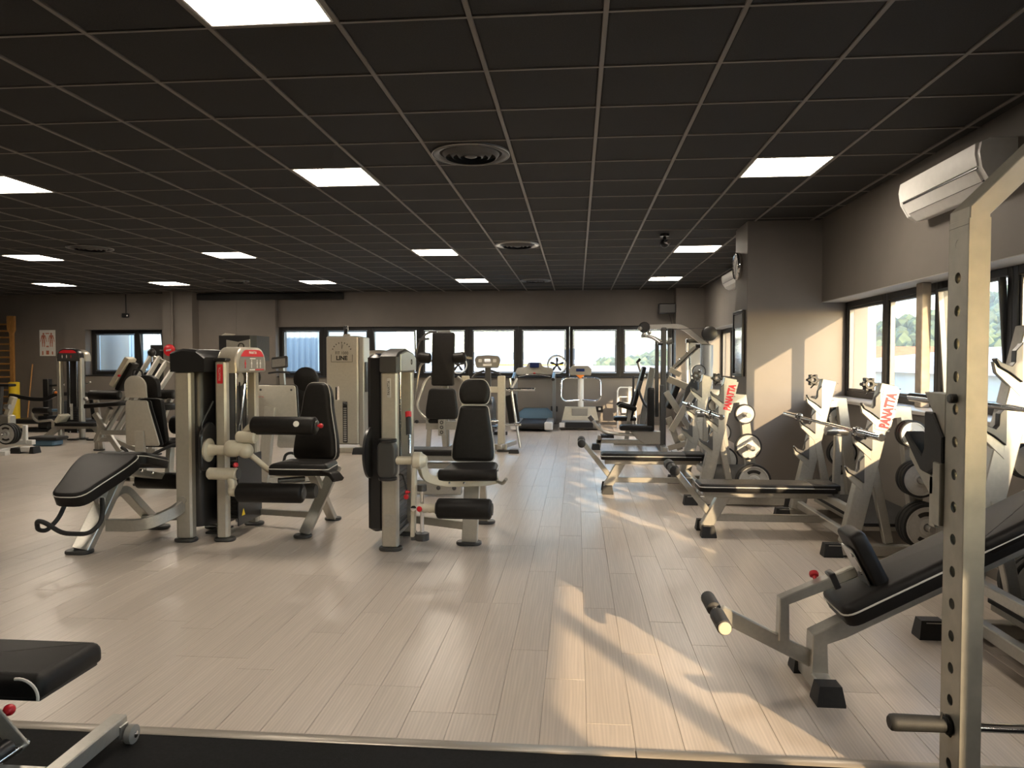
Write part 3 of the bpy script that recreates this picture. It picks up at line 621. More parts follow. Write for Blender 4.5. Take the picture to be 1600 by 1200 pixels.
stp = pad('seat', smooth_out([(-.23, 0), (.23, 0), (.20, .34), (-.20, .34)], .04), (-2.04, 5.17, .52), (1, 0, 0), (0, 1, 0), .085, t, .04)
MB().tube([(-1.84, 5.2, .55), (-1.76, 5.16, .54), (-1.72, 5.14, .50)], .022, w=.10, h=.03, up=(0, 0, 1), fil=.02).build('hand_grip', 'vinyl', t)
bk = V((-.02, .2, .98)).normalized()
pad('backrest', smooth_out([(-.185, 0), (.185, 0), (.175, .16), (.12, .42), (.112, .52), (.08, .615), (-.08, .615), (-.112, .52), (-.12, .42), (-.175, .16)], .07), (-2.035, 5.60, .575), (1, -.12, 0), bk, .10, t, .035)
MB().box(-1.915, -1.90, 5.66, 5.72, 1.05, 1.16, .004).build('hinge', 'chrome', t)
MB().bar((-2.10, 5.46, .02), (-1.93, 5.72, .52), .085, .055, (0, 1, 0)).build('leg', 'silver', t)
MB().bar((-2.08, 6.05, .02), (-2.03, 5.45, .50), .075, .05, (0, 1, 0)).build('leg', 'silver', t)
feet(t, [(-2.105, 5.44), (-2.08, 6.07)], .14, .11)
MB().bar((-2.6, 5.80, .12), (-2.08, 5.66, .13), .045, .05).build('base_tube', 'silver', t)

# ------------------------------------------------------------------ prone leg curl with black tower
t = thing('prone_leg_curl_machine', 'prone leg curl bench with black angled pads, bent black handles and tall black-shrouded tower', 'machine', (-3.1, 5.25, 0))
MB().box(-3.005, -2.88, 5.22, 5.30, .02, 1.285, .014).build('front_post', 'beige', t)
MB().box(-3.005, -2.88, 5.66, 5.73, .02, 1.285, .014).build('rear_post', 'beige', t)
cap_o = [(-.14, 0), (.125, 0), (.125, .11), (.06, .165), (-.05, .175), (-.14, .15)]
c = MB(); c.loft([[V((-2.885+x, y, 1.28+z*k)) for x, z in cap_o] for y, k in ((5.205, .9), (5.23, 1), (5.70, 1), (5.74, .9))]); c.build('tower_cap', 'plastic', t, ang=30)
sh = []
for z in (.10, .13, 1.26, 1.285):
    k = .97 if z in (.10, 1.285) else 1; sh.append([V((-2.89+.11*k*math.sin(R(a)), 5.50-.215*k*math.cos(R(a)), z)) for a in range(0, 181, 12)]+[V((-2.89, 5.715*1+.0, z)), V((-2.89, 5.285, z))])
MB().loft(sh).build('shroud', 'plastic', t, ang=30)
feet(t, [(-2.94, 5.25), (-2.94, 5.70)], .17, .12)
MB().box(-2.85, -2.74, 5.36, 5.60, .03, .045, .003).build('base_plate', 'plastic', t)
up1 = V((0, .5, .215)).normalized(); nn1 = V((1, 0, 0)).cross(up1)
o1 = smooth_out([(-.115, 0), (.115, 0), (.15, .16), (.215, .40), (.225, .56), (-.225, .56), (-.215, .40), (-.15, .16)], .09)
mp = pad('chest_pad', o1, V((-3.415, 4.62, .375)), (1, 0, 0), up1, .10, t, .022)
up2 = V((0, .5, -.12)).normalized()
pad('thigh_pad', smooth_out([(-.21, 0), (.21, 0), (.17, .42), (-.17, .42)], .06), (-3.41, 5.15, .60), (1, 0, 0), up2, .09, t, .035)
MB().tube([(-3.5, 4.86, .02), (-3.46, 5.0, .25), (-3.43, 5.16, .50)], .03, w=.12, h=.07, up=(0, 1, .3), fil=.12).build('leg', 'silver', t)
MB().tube([(-3.46, 5.02, .30), (-3.44, 5.22, .42), (-3.40, 5.50, .14), (-3.40, 5.62, .06)], .03, w=.09, h=.06, up=(0, .4, 1), fil=.10).build('leg', 'silver', t)
MB().bar((-3.45, 4.80, .38), (-3.44, 5.2, .55), .07, .05).build('pad_rail', 'silver', t)
MB().tube([(-3.45, 4.95, .34), (-3.44, 5.02, .40), (-3.43, 5.12, .44)], .02, w=.02, h=.14, up=(0, 0, 1), fil=.04).build('gusset', 'silver', t)
feet(t, [(-3.51, 4.85), (-3.40, 5.64)], .19, .13)
MB().tube([(-3.40, 5.0, .17), (-3.12, 5.0, .17), (-2.98, 5.16, .24), (-2.95, 5.23, .28)], .03, w=.05, h=.085, up=(0, 0, 1), fil=.16).build('base_tube', 'silver', t)
MB().lathe((-2.945, 5.215, .32), (0, -1, 0), [(0, .03), (.012, .03), (.016, .02), (.016, .001)], 16).build('clamp', 'silver', t)
MB().bar((-3.42, 5.45, .12), (-2.95, 5.62, .12), .05, .05).build('base_tube', 'silver', t)
MB().bar((-3.43, 5.16, .55), (-3.36, 5.56, .44), .16, .05).build('thigh_plate', 'silver', t)
for y, z in ((5.22, .535), (5.36, .495)): bolt(t, (-3.27, y, z), (.3, -1, 0), .013)
roller(t, (-3.53, 5.58, .40), (-3.08, 5.58, .40), .066)
MB().tube([(-3.08, 5.58, .40), (-3.03, 5.58, .42), (-3.0, 5.52, .58), (-2.95, 5.48, .64)], .025, 10, fil=.05).build('lever_arm', 'silver', t)
HB = [(-3.30, 4.80, .40), (-3.24, 4.72, .33), (-3.215, 4.66, .26), (-3.26, 4.60, .20), (-3.42, 4.56, .21), (-3.535, 4.55, .285), (-3.60, 4.56, .295), (-3.625, 4.60, .22), (-3.58, 4.62, .21), (-3.535, 4.68, .28), (-3.53, 4.74, .37)]
MB().tube(HB, .0155, 10, fil=.05).build('handle', 'rubber', t); MB().cyl((-3.31, 4.81, .40), (-3.295, 4.79, .375), .022, n=12).build('handle_socket', 'white', t)
# ------------------------------------------------------------------ plates, bars, benches
def plate_mesh(r, t, slots, parts):
    """build one weight plate at the origin, axis +y (face towards -y); returns root"""
    o = MB().lathe((0, 0, 0), (0, -1, 0), [(0, .028), (0, r*.86), (t*.12, r*.885), (t*.9, r*.885), (t, r*.87), (t, r*.80), (t*.82, r*.77), (t*.82, r*.36), (t, r*.33), (t*1.12, r*.22), (t*1.12, .028)], 36, closed=True).build('weight_plate', 'plate', None, ang=30)
    MB().lathe((0, 0, 0), (0, -1, 0), [(t*.02, r*.872), (-t*.02, r*.97), (t*.1, r), (t*.9, r), (t*1.02, r*.97), (t*.98, r*.872)], 36, closed=True).build('rubber_rim', 'rubber', o)
    if slots:
        for a0 in (90, 270):
            aa = [R(a0-38+76*k/8) for k in range(9)]
            ol = [(r*.66*math.cos(a), r*.66*math.sin(a)) for a in aa]+[(r*.48*math.cos(a), r*.48*math.sin(a)) for a in aa[::-1]]
            MB().slab(smooth_out(ol, r*.07), (0, -t*.80, 0), (1, 0, 0), (0, 0, 1), .004, .001).build('grip_slot', 'print_dark', o, smooth=False)
    return o
PL = {'large': (.158, .034, True), 'medium': (.122, .028, False), 'small': (.092, .022, False), 'tiny': (.07, .02, False)}
PROTO = {}
def plate(size, pos, face, label, group, tilt=0.0, chrome=False):
    key = (size, chrome)
    if key not in PROTO:
        PROTO[key] = o = plate_mesh(*PL[size], None); first = True
        if chrome: o.data.materials[0] = MT['chrome']
    else: o = copy_tree(PROTO[key])
    o.location = pos; o.rotation_euler = (0, 0, 0 if face < 0 else math.pi)
    tag(o, label, 'weight plate', group); return o
def rubber_foot(parent, x0, x1, y0, y1, h=.085):
    return MB().loft([[V((x0, y0, 0)), V((x1, y0, 0)), V((x1, y1, 0)), V((x0, y1, 0))], [V((x0, y0, .01)), V((x1, y0, .01)), V((x1, y1, .01)), V((x0, y1, .01))],
                      [V((x0+.012, y0+.012, h)), V((x1-.012, y0+.012, h)), V((x1-.012, y1-.012, h)), V((x0+.012, y1-.012, h))]]).build('rubber_foot', 'rubber', parent, smooth=False)
def hook(parent, s, z, lean, x):
    px = x+lean*z
    o = [(0, .09), (0, -.10), (-.055, -.055), (-.105, -.025), (-.125, .01), (-.118, .016), (-.095, -.005), (-.05, -.022), (-.036, -.004), (-.034, .05)]
    MB().slab(o, (px, s*.6-.02, z), (1, 0, 0), (0, 0, 1), -.0 or .04, .003).build('bar_hook', 'graphite', parent, smooth=False)
    o2 = [(0, -.10), (0, -.17), (-.05, -.12), (-.115, -.055), (-.125, -.002), (-.105, -.028), (-.055, -.058)]
    MB().slab(o2, (px, s*.6-.015, z), (1, 0, 0), (0, 0, 1), .03, .003).build('hook_bracket', 'silver', parent, smooth=False)
def rack(t, top=1.20, hooks=(.62, .845, 1.06), letters=True, side=-1):
    LEAN = .225; X0 = .0
    for s in (-1, 1):
        MB().bar((-.13, s*.62, .05), (.80, s*.62, .05), .07, .075).build('base_rail', 'silver', t)
        rubber_foot(t, -.16, -.03, s*.62-.045, s*.62+.045, .092); rubber_foot(t, .76, .86, s*.62-.045, s*.62+.045, .092)
        u = MB().bar((X0+.02, s*.6, .085), (X0+.02+LEAN*(top-.085), s*.6, top), .085, .115, (1, 0, 0)).build('upright', 'silver', t)
        MB().slab(rrect(.012, .56, .003), (X0+.02+LEAN*.85-.062, s*.6, .85), (0, 1, 0), (LEAN, 0, 1), .004, .001).build('slot_channel', 'graphite', u, smooth=False)
        cz = top-.17
        if s < 0: MB().slab(rrect(.105, .30, .006), (X0+.022+LEAN*cz, s*.6-.0432, cz), (1, 0, -LEAN), (LEAN, 0, 1), .003, .001).build('logo_plate', 'silver', u)
        if letters and s < 0: lettering('PANATTA', .082, (X0+.030+LEAN*(cz-.01), s*.6-.0468, cz-.01), (LEAN, 0, 1), (-1, 0, LEAN), 'redprint', u, sx=.66, bold=.0055)
        for dz in (-.14, -.07, 0, .07, .14): bolt(u, (X0+.072+LEAN*(cz+dz), s*.6-.046, cz+dz), (0, -1, 0), .004, 'graphite')
        for z in hooks: hook(t, s, z, LEAN, X0-.035)
        MB().tube([(X0+.22, s*.6, 1.01), (X0+.38, s*.6, 1.01), (X0+.50, s*.6, .09)], .03, w=.10, h=.07, up=(0, 1, 0)).build('storage_arm', 'silver', t)
        MB().bar((X0+.30, s*.58, .09), (X0+.17, s*.58, .70), .05, .06, (1, 0, 0)).build('brace', 'silver', t)
        if letters or s > 0:
          for z, xx in ((.87, .385), (.565, .425), (.25, .465)):
              MB().cyl((xx, s*.62, z), (xx, s*.86, z), .024, n=14).build('plate_peg', 'steel', t)
    MB().bar((.04, -.57, .13), (.04, .57, .13), .05, .06).build('cross_tube', 'silver', t)
    MB().bar((.075, -.56, .30), (.075, .56, .30), .05, .05).build('cross_tube', 'silver', t)
    MB().box(.14, .66, -.56, .56, .20, .225, .004).build('step_platform', 'rubber', t, label='black ribbed rubber step platform')
    MB().box(.15, .65, -.55, .55, .165, .20, .004).build('platform_frame', 'silver', t)
    MB().bar((.42, -.5, .17), (.70, -.60, .09), .04, .05).build('platform_strut', 'silver', t); MB().bar((.42, .5, .17), (.70, .60, .09), .04, .05).build('platform_strut', 'silver', t)
    MB().bar((.14, 0, .30), (.15, 0, .78), .05, .05, (1, 0, 0)).build('center_post', 'silver', t)
    MB().lathe((.05, 0, .82), (1, 0, 0), [(0, .02), (.008, .036), (.17, .036), (.178, .02)], 18).build('spotter_roller', 'steel', t)
def bench_legs(t, lx=-.85):
    MB().bar((lx, 0, .06), (lx+.16, 0, .345), .085, .09, (1, 0, 0)).build('leg', 'silver', t)
    MB().bar((lx, -.10, .045), (lx, .10, .045), .07, .06).build('foot_tube', 'silver', t)
    rubber_foot(t, lx-.06, lx+.055, -.17, -.085); rubber_foot(t, lx-.06, lx+.055, .085, .17)
def leg_roller(t, x, z, foam='foam'):
    MB().bar((-.80, 0, .13), (x+.02, 0, z-.01), .04, .05, (1, 0, 0)).build('leg_arm', 'silver', t)
    MB().cyl((x, -.20, z), (x, .20, z), .022, n=14).build('roller_axle', 'chrome', t)
    for a, b in ((-.205, -.04), (.04, .205)): MB().lathe((x, a, z), (0, 1, 0), [(0, .03), (.005, .04)]+[(.005+(b-a-.01)*k/10, .041 if k % 2 else .038) for k in range(1, 10)]+[(b-a-.005, .04), (b-a, .03)], 18).build('roller_grip', foam, t)
def flat_bench():
    t = thing('bench_press', 'x', 'bench', (0, 0, 0))
    rack(t); bench_legs(t)
    MB().bar((-.78, 0, .13), (.06, 0, .13), .05, .055).build('lower_tube', 'silver', t)
    MB().bar((-.88, 0, .325), (.09, 0, .325), .16, .05).build('bench_beam', 'silver', t)
    p = pad('bench_pad', rrect(1.04, .29, .035, 3, -.40, 0), (0, 0, .35), (1, 0, 0), (0, 1, 0), .062, t, .025)
    MB().box(-.07, .128, -.148, .148, .372, .4165, .006).build('head_cover', 'vinyl', p)
    leg_roller(t, -1.12, .52)
    return t
def barbell(name, label, x, z, y0, y1):
    t = thing(name, label, 'barbell', (x, (y0+y1)/2, z)); sl = .42
    MB().cyl((x, y0+sl-.02, z), (x, y1-sl+.02, z), .0145, n=12).build('shaft', 'chrome', t)
    for a, b in ((y0, y0+sl), (y1-sl, y1)): MB().cyl((x, a, z), (x, b, z), .0255, n=18).build('sleeve', 'chrome', t)
    for y in (y0+sl, y1-sl): MB().lathe((x, y-.018, z), (0, 1, 0), [(0, .026), (.004, .037), (.03, .037), (.036, .026)], 18).build('sleeve_collar', 'chrome', t)
    return t
b1 = flat_bench(); b1.location = (1.87, 5.86, 0); tag(b1, 'flat press bench nearest the camera, large red letters on its upright', 'bench', 'flat press benches')
b2 = copy_tree(b1); b2.location = (1.17, 7.64, 0); tag(b2, 'flat press bench between the nearest flat bench and the grey pulley station', 'bench', 'flat press benches')
BX = {'near': (1.87, 5.86), 'far': (1.17, 7.64), 'incl': (1.83, 3.11)}
barbell('barbell', 'chrome barbell resting on the hooks of the nearer flat press bench', 1.977, .862, 4.93, 7.13)
barbell('barbell', 'chrome barbell resting on the hooks of the farther flat press bench', 1.277, .862, 6.60, 8.85)
barbell('barbell', 'chrome barbell by the window, half hidden behind the perforated steel post', 1.975, 1.148, 2.2, 4.52)
ordn = ['outermost', 'second', 'third', 'innermost']
def load(bench, name, s, z, x, size, n, chrome=False):
    ox, oy = BX[bench]; r, t, _ = PL[size]; lv = {.87: 'top', .565: 'middle', .25: 'bottom'}[z]; g = 'weight plates on the %s' % name
    for k in range(n):
        y = oy+s*(.665+k*(t*1.25+.004)); q = n-1-k; w_ = 'only' if n == 1 else 'innermost' if k == 0 else 'outermost' if q == 0 else ('second outermost' if q == 1 else 'third outermost')
        plate(size, (ox+x, y if s < 0 else y, z), -1 if s < 0 else 1, '%s plate, %s on %s %s-side peg of %s' % (size, w_, lv, 'camera' if s < 0 else 'far', name), g, chrome=chrome)
for s in (-1, 1):
    load('near', 'nearer flat bench', s, .87, .385, 'small', 3 if s < 0 else 2); load('near', 'nearer flat bench', s, .565, .425, 'medium', 3 if s < 0 else 2); load('near', 'nearer flat bench', s, .25, .465, 'large', 3 if s < 0 else 2)
    load('far', 'farther flat bench', s, .87, .385, 'small', 2); load('far', 'farther flat bench', s, .565, .425, 'medium', 1 if s < 0 else 2); load('far', 'farther flat bench', s, .25, .465, 'large', 2)
load('incl', 'incline bench', 1, .87, .385, 'small', 2); load('incl', 'incline bench', 1, .565, .425, 'medium', 3); load('incl', 'incline bench', 1, .25, .465, 'large', 3)
def clamp_collar(x, y, z, label):
    t = thing('barbell_collar', label, 'collar', (x, y, z), 'black clamp collars on the bench uprights')
    MB().lathe((x, y-.03, z), (0, 1, 0), [(0, .018), (0, .032), (.012, .04), (.05, .04), (.062, .032), (.062, .018)], 14, closed=True).build('ring', 'plastic', t, ang=25)
    for a in range(0, 360, 60): MB().box(x-.011+.04*math.cos(R(a)), x+.011+.04*math.cos(R(a)), y-.028, y+.030, z-.011+.04*math.sin(R(a)), z+.011+.04*math.sin(R(a)), .004).build('lug', 'plastic', t)
    MB().cyl((x-.02, y, z-.07), (x+.03, y, z-.02), .006, n=8).build('lever', 'chrome', t)
for bn, nm in (('near', 'nearer'), ('far', 'farther')):
    for s, sn in ((-1, 'camera-side'), (1, 'far')): clamp_collar(BX[bn][0]+.145, BX[bn][1]+s*.6, 1.20, 'black clamp collar on top of the %s upright of the %s flat bench' % (sn, nm))

# incline bench, right foreground
t = thing('incline_bench', 'incline press bench at right with long sloping black pad and shin pad', 'bench', (0, 0, 0))
rack(t, 1.52, (.62, 1.06, 1.36), letters=False)
def I(x, z, y=0): return V((x-1.83, y, z))
sl = V((1, 0, .53)).normalized(); nz = V((-.53, 0, 1)).normalized()
MB().tube([I(1.0, .07), I(1.0, .215), I(1.09, .258), I(1.98, .73)], .03, w=.07, h=.085, up=(0, 1, 0)).build('bench_beam', 'silver', t)
MB().bar(I(1.0, .045, -.12), I(1.0, .045, .15), .07, .065).build('foot_tube', 'silver', t)
rubber_foot(t, -.885, -.775, -.185, -.09, .078); rubber_foot(t, -.885, -.775, .13, .22, .078)
pad('bench_pad', rrect(1.16, .30, .05, 4, .58, 0), I(1.085, .300), sl, (0, 1, 0), .085, t, .035)
MB().slab(rrect(.56, .305, .03, 3, .86, 0), I(1.085, .300)+nz*.012, sl, (0, 1, 0), .078, .034, 4).build('back_cover', 'vinyl', t, label='creased glossy black cover over the upper pad')
MB().bar(I(1.93, .68), I(1.97, .10), .06, .07, (1, 0, 0)).build('rear_leg', 'silver', t)
# leg hold: forked arm with two grips, shin pad on telescoping tube
MB().bar(I(.985, .115), I(.60, .305), .03, .065, (0, 0, 1)).build('leg_arm', 'silver', t)
MB().tube([I(.86, .20), I(.86, .365), I(1.06, .455)], .03, w=.045, h=.055, up=(0, 1, 0)).build('shin_arm', 'silver', t)
MB().bar(I(1.05, .45), I(1.15, .495), .036, .045, (0, 0, 1)).build('telescopic_tube', 'dsilver', t)
MB().obox(I(1.06, .455), (.012, 0, .0055), (0, .03, 0), (-.014, 0, .032), .003).build('stop_collar', 'plastic', t)
MB().lathe(I(1.0, .44, .03), (0, .6, .6), [(0, .008), (.02, .008), (.022, .018), (.03, .02), (.04, .017), (.045, .005)], 14).build('pull_knob', 'red', t)
MB().cyl(I(.585, .305, -.19), I(.585, .305, .19), .018, n=14).build('grip_axle', 'chrome', t)
for a, b in ((-.19, -.03), (.03, .19)):
    MB().lathe(I(.585, .305, a), (0, 1, 0), [(0, .022), (.004, .03)]+[(.004+(b-a-.008)*k/14, .031 if k % 2 else .0285) for k in range(1, 14)]+[(b-a-.004, .03), (b-a, .022)], 18).build('grip', 'foam', t)
MB().cyl(I(.585, .305, -.198), I(.585, .305, -.188), .026, n=16).build('grip_cap', 'cream', t)
sd = V((.46, 0, -.89)).normalized(); sn = V((.89, 0, .46))
MB().slab(smooth_out([(-.155, -.09), (.155, -.09), (.155, .09), (-.155, .09)], .04), I(1.165, .515)+sn*.0, sd, (0, 1, 0), .065, .024, 4, back=.012).build('shin_pad', 'vinyl', t)
MB().slab(rrect(.21, .12, .01), I(1.158, .500), sd, (0, 1, 0), .006, .001).build('shin_plate', 'steel', t)
for q in (-.08, 0, .08): bolt(t, I(1.158, .50, -.045)+sd*q, (-.86, 0, -.5), .01)
t.location = (1.83, 3.11, 0)

# ------------------------------------------------------------------ power rack in the right foreground
t = thing('power_rack', 'worn steel rack with a column of holes, bent top beam and black bar hook', 'rack', (1.11, 2.23, 0))
PX0, PX1, PY0, PY1 = 1.112, 1.172, 2.20, 2.315
def post(x0, x1, mirror=False):
    b = MB(); zs = [.06+.0965*k for k in range(18)]; zt = 1.765; th = .004
    b.box(x0, x1, PY0, PY0+th, .01, zt, .0015); b.box(x0, x1, PY1-th, PY1, .01, zt, .0015)
    for xa in (x0, x1-th):                                # side walls with real round holes
        rr = .0165; yc = (PY0+PY1)/2; N = 16
        for z in zs:
            za, zb = z-.04825, z+.04825
            out = [V((xa, y, q)) for y, q in ([(PY1-th, z), (PY1-th, zb), (yc, zb), (PY0+th, zb), (PY0+th, z), (PY0+th, za), (yc, za), (PY1-th, za)])]
            sq = []
            for k in range(N):
                a = 2*math.pi*k/N; c, s_ = math.cos(a), math.sin(a); hw, hh = (PY1-PY0)/2-th, .04825; m = min(hw/abs(c) if abs(c) > 1e-6 else 9, hh/abs(s_) if abs(s_) > 1e-6 else 9); sq.append((yc+c*m, z+s_*m))
            ho = [(yc+rr*math.cos(2*math.pi*k/N), z+rr*math.sin(2*math.pi*k/N)) for k in range(N)]
            vs_ = [V((xa, y, q)) for y, q in sq]+[V((xa, y, q)) for y, q in ho]+[V((xa+th, y, q)) for y, q in sq]+[V((xa+th, y, q)) for y, q in ho]; f = []
            for k in range(N):
                j = (k+1) % N; f += [(k, j, N+j, N+k), (2*N+k, 2*N+j, 3*N+j, 3*N+k), (N+k, N+j, 3*N+j, 3*N+k)]
            b.add(vs_, f)
            for ca, cb in (((PY0+th, za), 0), ((PY1-th, za), 0)): pass
            # square corners left by the 16-gon
            for sy in (PY0+th, PY1-th):
                for sz in (za, zb):
                    near = sorted(sq, key=lambda p: (p[0]-sy)**2+(p[1]-sz)**2)[:2]
                    for xx in (xa, xa+th): b.add([V((xx, sy, sz)), V((xx, *near[0])), V((xx, *near[1]))], [(0, 1, 2)])
    return b.build('perforated_post', 'dsilver', t, smooth=False)
post(PX0, PX1)
MB().box(PX0, PX1, PY0, PY1, 1.752, 1.77, .001).build('post_top', 'dsilver', t)
MB().tube([((PX0+PX1)/2, 2.2575, 1.66), ((PX0+PX1)/2, 2.2575, 1.79), ((PX0+PX1)/2+.70, 2.2575, 2.49), (2.55, 2.2575, 2.49)], .03, w=.0602, h=.1152, up=(0, 1, 0), bev=.003).build('top_beam', 'dsilver', t)
MB().box(2.44, 2.50, PY0, PY1, .0, 2.44, .004).build('rear_post', 'dsilver', t)
MB().box(PX0-.05, 2.56, PY0+.02, PY1-.02, .004, .06, .004).build('base_tube', 'dsilver', t)
MB().cyl((PX1, 2.2575, .27), (2.44, 2.2575, .27), .0135, n=14).build('safety_bar', 'chrome', t)
pg = MB().lathe((PX0+.004, 2.2575, .275), (-1, 0, 0), [(0, .013), (.012, .0235), (.16, .0255), (.172, .024), (.178, .018), (.178, .001)], 20).build('peg', 'rubber', t)
MB().lathe((PX0-.004, 2.2575, .275), (-1, 0, 0), [(-.006, .015), (0, .03), (.006, .03), (.01, .022)], 18).build('peg_flange', 'rubber', pg)
MB().tube([(PX0-.012, 2.245, .305), (PX0-.03, 2.24, .318), (PX0-.034, 2.24, .30)], .003, 6).build('clip', 'graphite', pg)
# bar hook: beige bracket with black liner, arm reaching away from the camera
hk = MB().box(PX0-.012, PX0+.052, PY1+.002, PY1+.05, .855, 1.05, .003).build('hook_bracket', 'dsilver', t)
MB().slab([(0, 1.262), (.135, 1.262), (.012, 1.13), (0, 1.13)], (PX0+.0, PY1+.002, 0), (0, 1, 0), (0, 0, 1), .05, .002).build('hook_gusset', 'dsilver', hk)
jo = [(0, 1.13), (.06, 1.20), (.115, 1.20), (.115, 1.085), (.13, 1.06), (.245, 1.125), (.26, 1.11), (.14, 1.01), (.09, 1.005), (0, 1.05)]
MB().slab(jo, (PX0-.008, PY1+.003, 0), (0, 1, 0), (0, 0, 1), .062, .004).build('hook_liner', 'rubber', hk, smooth=False, label='thick black plastic bar hook')
MB().slab([(.05, 1.0), (.14, 1.008), (.235, 1.085), (.235, 1.04), (.09, .94), (.05, .94)], (PX0+.0, PY1+.003, 0), (0, 1, 0), (0, 0, 1), .048, .003).build('hook_arm', 'dsilver', hk, smooth=False)
MB().box(PX0, PX0+.04, PY1+.055, PY1+.095, .84, 1.0, .003).build('hook_tube', 'dsilver', hk)
MB().cyl((PX0-.02, 2.2575, 1.25), (PX0+.03, 2.2575, 1.25), .014, n=12).build('hook_pin', 'graphite', hk)
rubber_foot(t, PX0-.09, PX0+.09, PY0-.03, PY1+.03, .02)

# ------------------------------------------------------------------ adjustable bench, left foreground
t = thing('adjustable_bench', 'adjustable bench cut by the lower left corner, black pad over wheeled silver frame', 'bench', (-1.9, 2.1, 0))
sp = MB().slab(rrect(.62, .295, .03, 4, -.31+.0, 0), (-1.55, 2.11, .375), (1, 0, 0), (0, 1, 0), .066, .032, 4, back=.012).build('seat_pad', 'vinyl', t)
MB().tube([V((-1.615+.06*math.sin(R(a)), 1.960, .383+.054*math.cos(R(a)))) for a in range(-10, 100, 12)], .0045, 6).build('piping', 'piping', sp)
MB().box(-2.14, -1.565, 1.98, 2.24, .362, .374, .003).build('seat_board', 'plastic', t)
MB().tube([(-1.625, 2.44, .072), (-1.622, 2.1, .065), (-1.618, 1.75, .06)], .03, w=.055, h=.055, up=(0, 0, 1)).build('base_tube', 'silver', t)
MB().tube([(-2.6, 2.08, .06), (-1.66, 2.08, .06)], .03, w=.09, h=.05, up=(0, 0, 1)).build('base_tube', 'silver', t)
wh = MB().lathe((-1.59, 2.43, .034), (1, 0, 0), [(0, .01), (.0, .026), (.004, .033), (.026, .033), (.03, .026), (.03, .01)], 22, closed=True).build('wheel', 'grey', t)
MB().lathe((-1.563, 2.43, .034), (1, 0, 0), [(0, .012), (.006, .012), (.009, .006), (.009, .001)], 10).build('wheel_bolt', 'chrome', wh)
MB().box(-1.60, -1.592, 2.395, 2.44, .028, .075, .002).build('wheel_bracket', 'steel', t)
for y in (2.02, 2.20):
    MB().bar((-2.06, y, .375), (-1.80, y, .09), .012, .06, (0, 1, 0) and (1, 0, 1)).build('link_plate', 'silver', t)
MB().bar((-2.09, 2.11, .28), (-1.85, 2.11, .07), .05, .05, (1, 0, 1)).build('support_tube', 'silver', t)
MB().cyl((-1.81, 1.99, .10), (-1.81, 2.23, .10), .014, n=12).build('pivot', 'chrome', t); MB().cyl((-1.83, 2.05, .11), (-1.83, 2.17, .11), .032, n=16).build('pivot_bush', 'plastic', t)
MB().ball((-1.892, 2.255, .192), .019).build('knob', 'red', t); MB().cyl((-1.91, 2.21, .17), (-1.892, 2.25, .19), .007, n=8).build('knob_stem', 'chrome', t)
# ------------------------------------------------------------------ machines standing farther back, left half
# seat machine with tan back shell, seen from behind
t = thing('seat_machine', 'seat machine seen from behind, tan back shell with rounded head shell on one post', 'machine', (-4.7, 7.7, 0))
bx = V((-4.76, 7.62, .435)); bu = V((1, -.12, 0)).normalized(); bv = V((-.02, -.06, 1)).normalized()
so = smooth_out([(-.19, 0), (.235, 0), (.205, .12), (.125, .43), (.118, .50), (-.15, .50), (-.16, .43), (-.178, .2)], .04)
MB().slab(so, bx, bu, bv, .025, .008, 2).build('back_shell', 'beige', t)
MB().slab([(x*1.02, y) for x, y in so], bx+V((.02, .026, 0)), bu, bv, -.0 or .012, .003).build('shell_edge', 'plastic', t)
pad('back_pad', so, bx+V((.035, .11, .01)), -bu, bv, .075, t, .025, pipe=False)
ho = arch(.27, .24, .12, 8)
MB().slab(ho, bx+bv*.53+bu*-.02, bu, bv, .03, .01, 2).build('head_shell', 'beige', t); pad('head_pad', ho, bx+bv*.53+V((.02, .12, 0)), -bu, bv, .08, t, .03, pipe=False)
for q in (-.05, .03): MB().bar(bx+bv*.10+bu*q+V((0, -.012, 0)), bx+bv*.48+bu*(q*.5-.02)+V((0, -.012, 0)), .014, .012, (0, 1, 0)).build('shell_rib', 'beige', t)
for a, b in ((.0, .72), (-.09, .56), (.08, .56), (-.13, .04), (.14, .04)): bolt(t, bx+bu*a+bv*b+V((0, -.002, 0)), (0, -1, 0), .008, 'beige')
MB().tube([(-4.76, 7.60, .02), (-4.75, 7.57, .30), (-4.755, 7.575, .60)], .03, w=.10, h=.05, up=(0, 1, 0), fil=.1).build('back_post', 'beige', t)
MB().tube([(-5.0, 7.62, .41), (-4.93, 7.6, .38), (-4.88, 7.56, .31), (-4.66, 7.52, .29), (-4.58, 7.56, .36), (-4.42, 7.62, .44), (-4.33, 7.66, .45)], .018, 10, fil=.06).build('handle', 'rubber', t)
pad('seat', smooth_out([(-.22, 0), (.22, 0), (.2, .42), (-.2, .42)], .05), (-4.66, 7.75, .40), (1, 0, 0), (0, 1, 0), .07, t, .03, pipe=False)
roller(t, (-4.72, 8.15, .62), (-4.42, 8.15, .62), .11, 'knee_roller')
MB().bar((-4.68, 8.0, .05), (-4.68, 8.05, .42), .06, .09, (0, 1, 0)).build('leg', 'beige', t); MB().bar((-4.76, 7.6, .05), (-4.68, 8.4, .05), .07, .06).build('base_tube', 'beige', t)
feet(t, [(-4.76, 7.58), (-4.68, 8.42)], .16, .12)
MB().tube([(-5.30, 7.72, .02), (-5.30, 7.72, .31), (-4.98, 7.72, .31), (-4.98, 7.72, .02)], .03, w=.05, h=.05, up=(0, 1, 0)).build('foot_frame', 'silver', t)
MB().bar((-5.3, 7.72, .04), (-4.76, 7.72, .05), .05, .05).build('base_tube', 'silver', t)
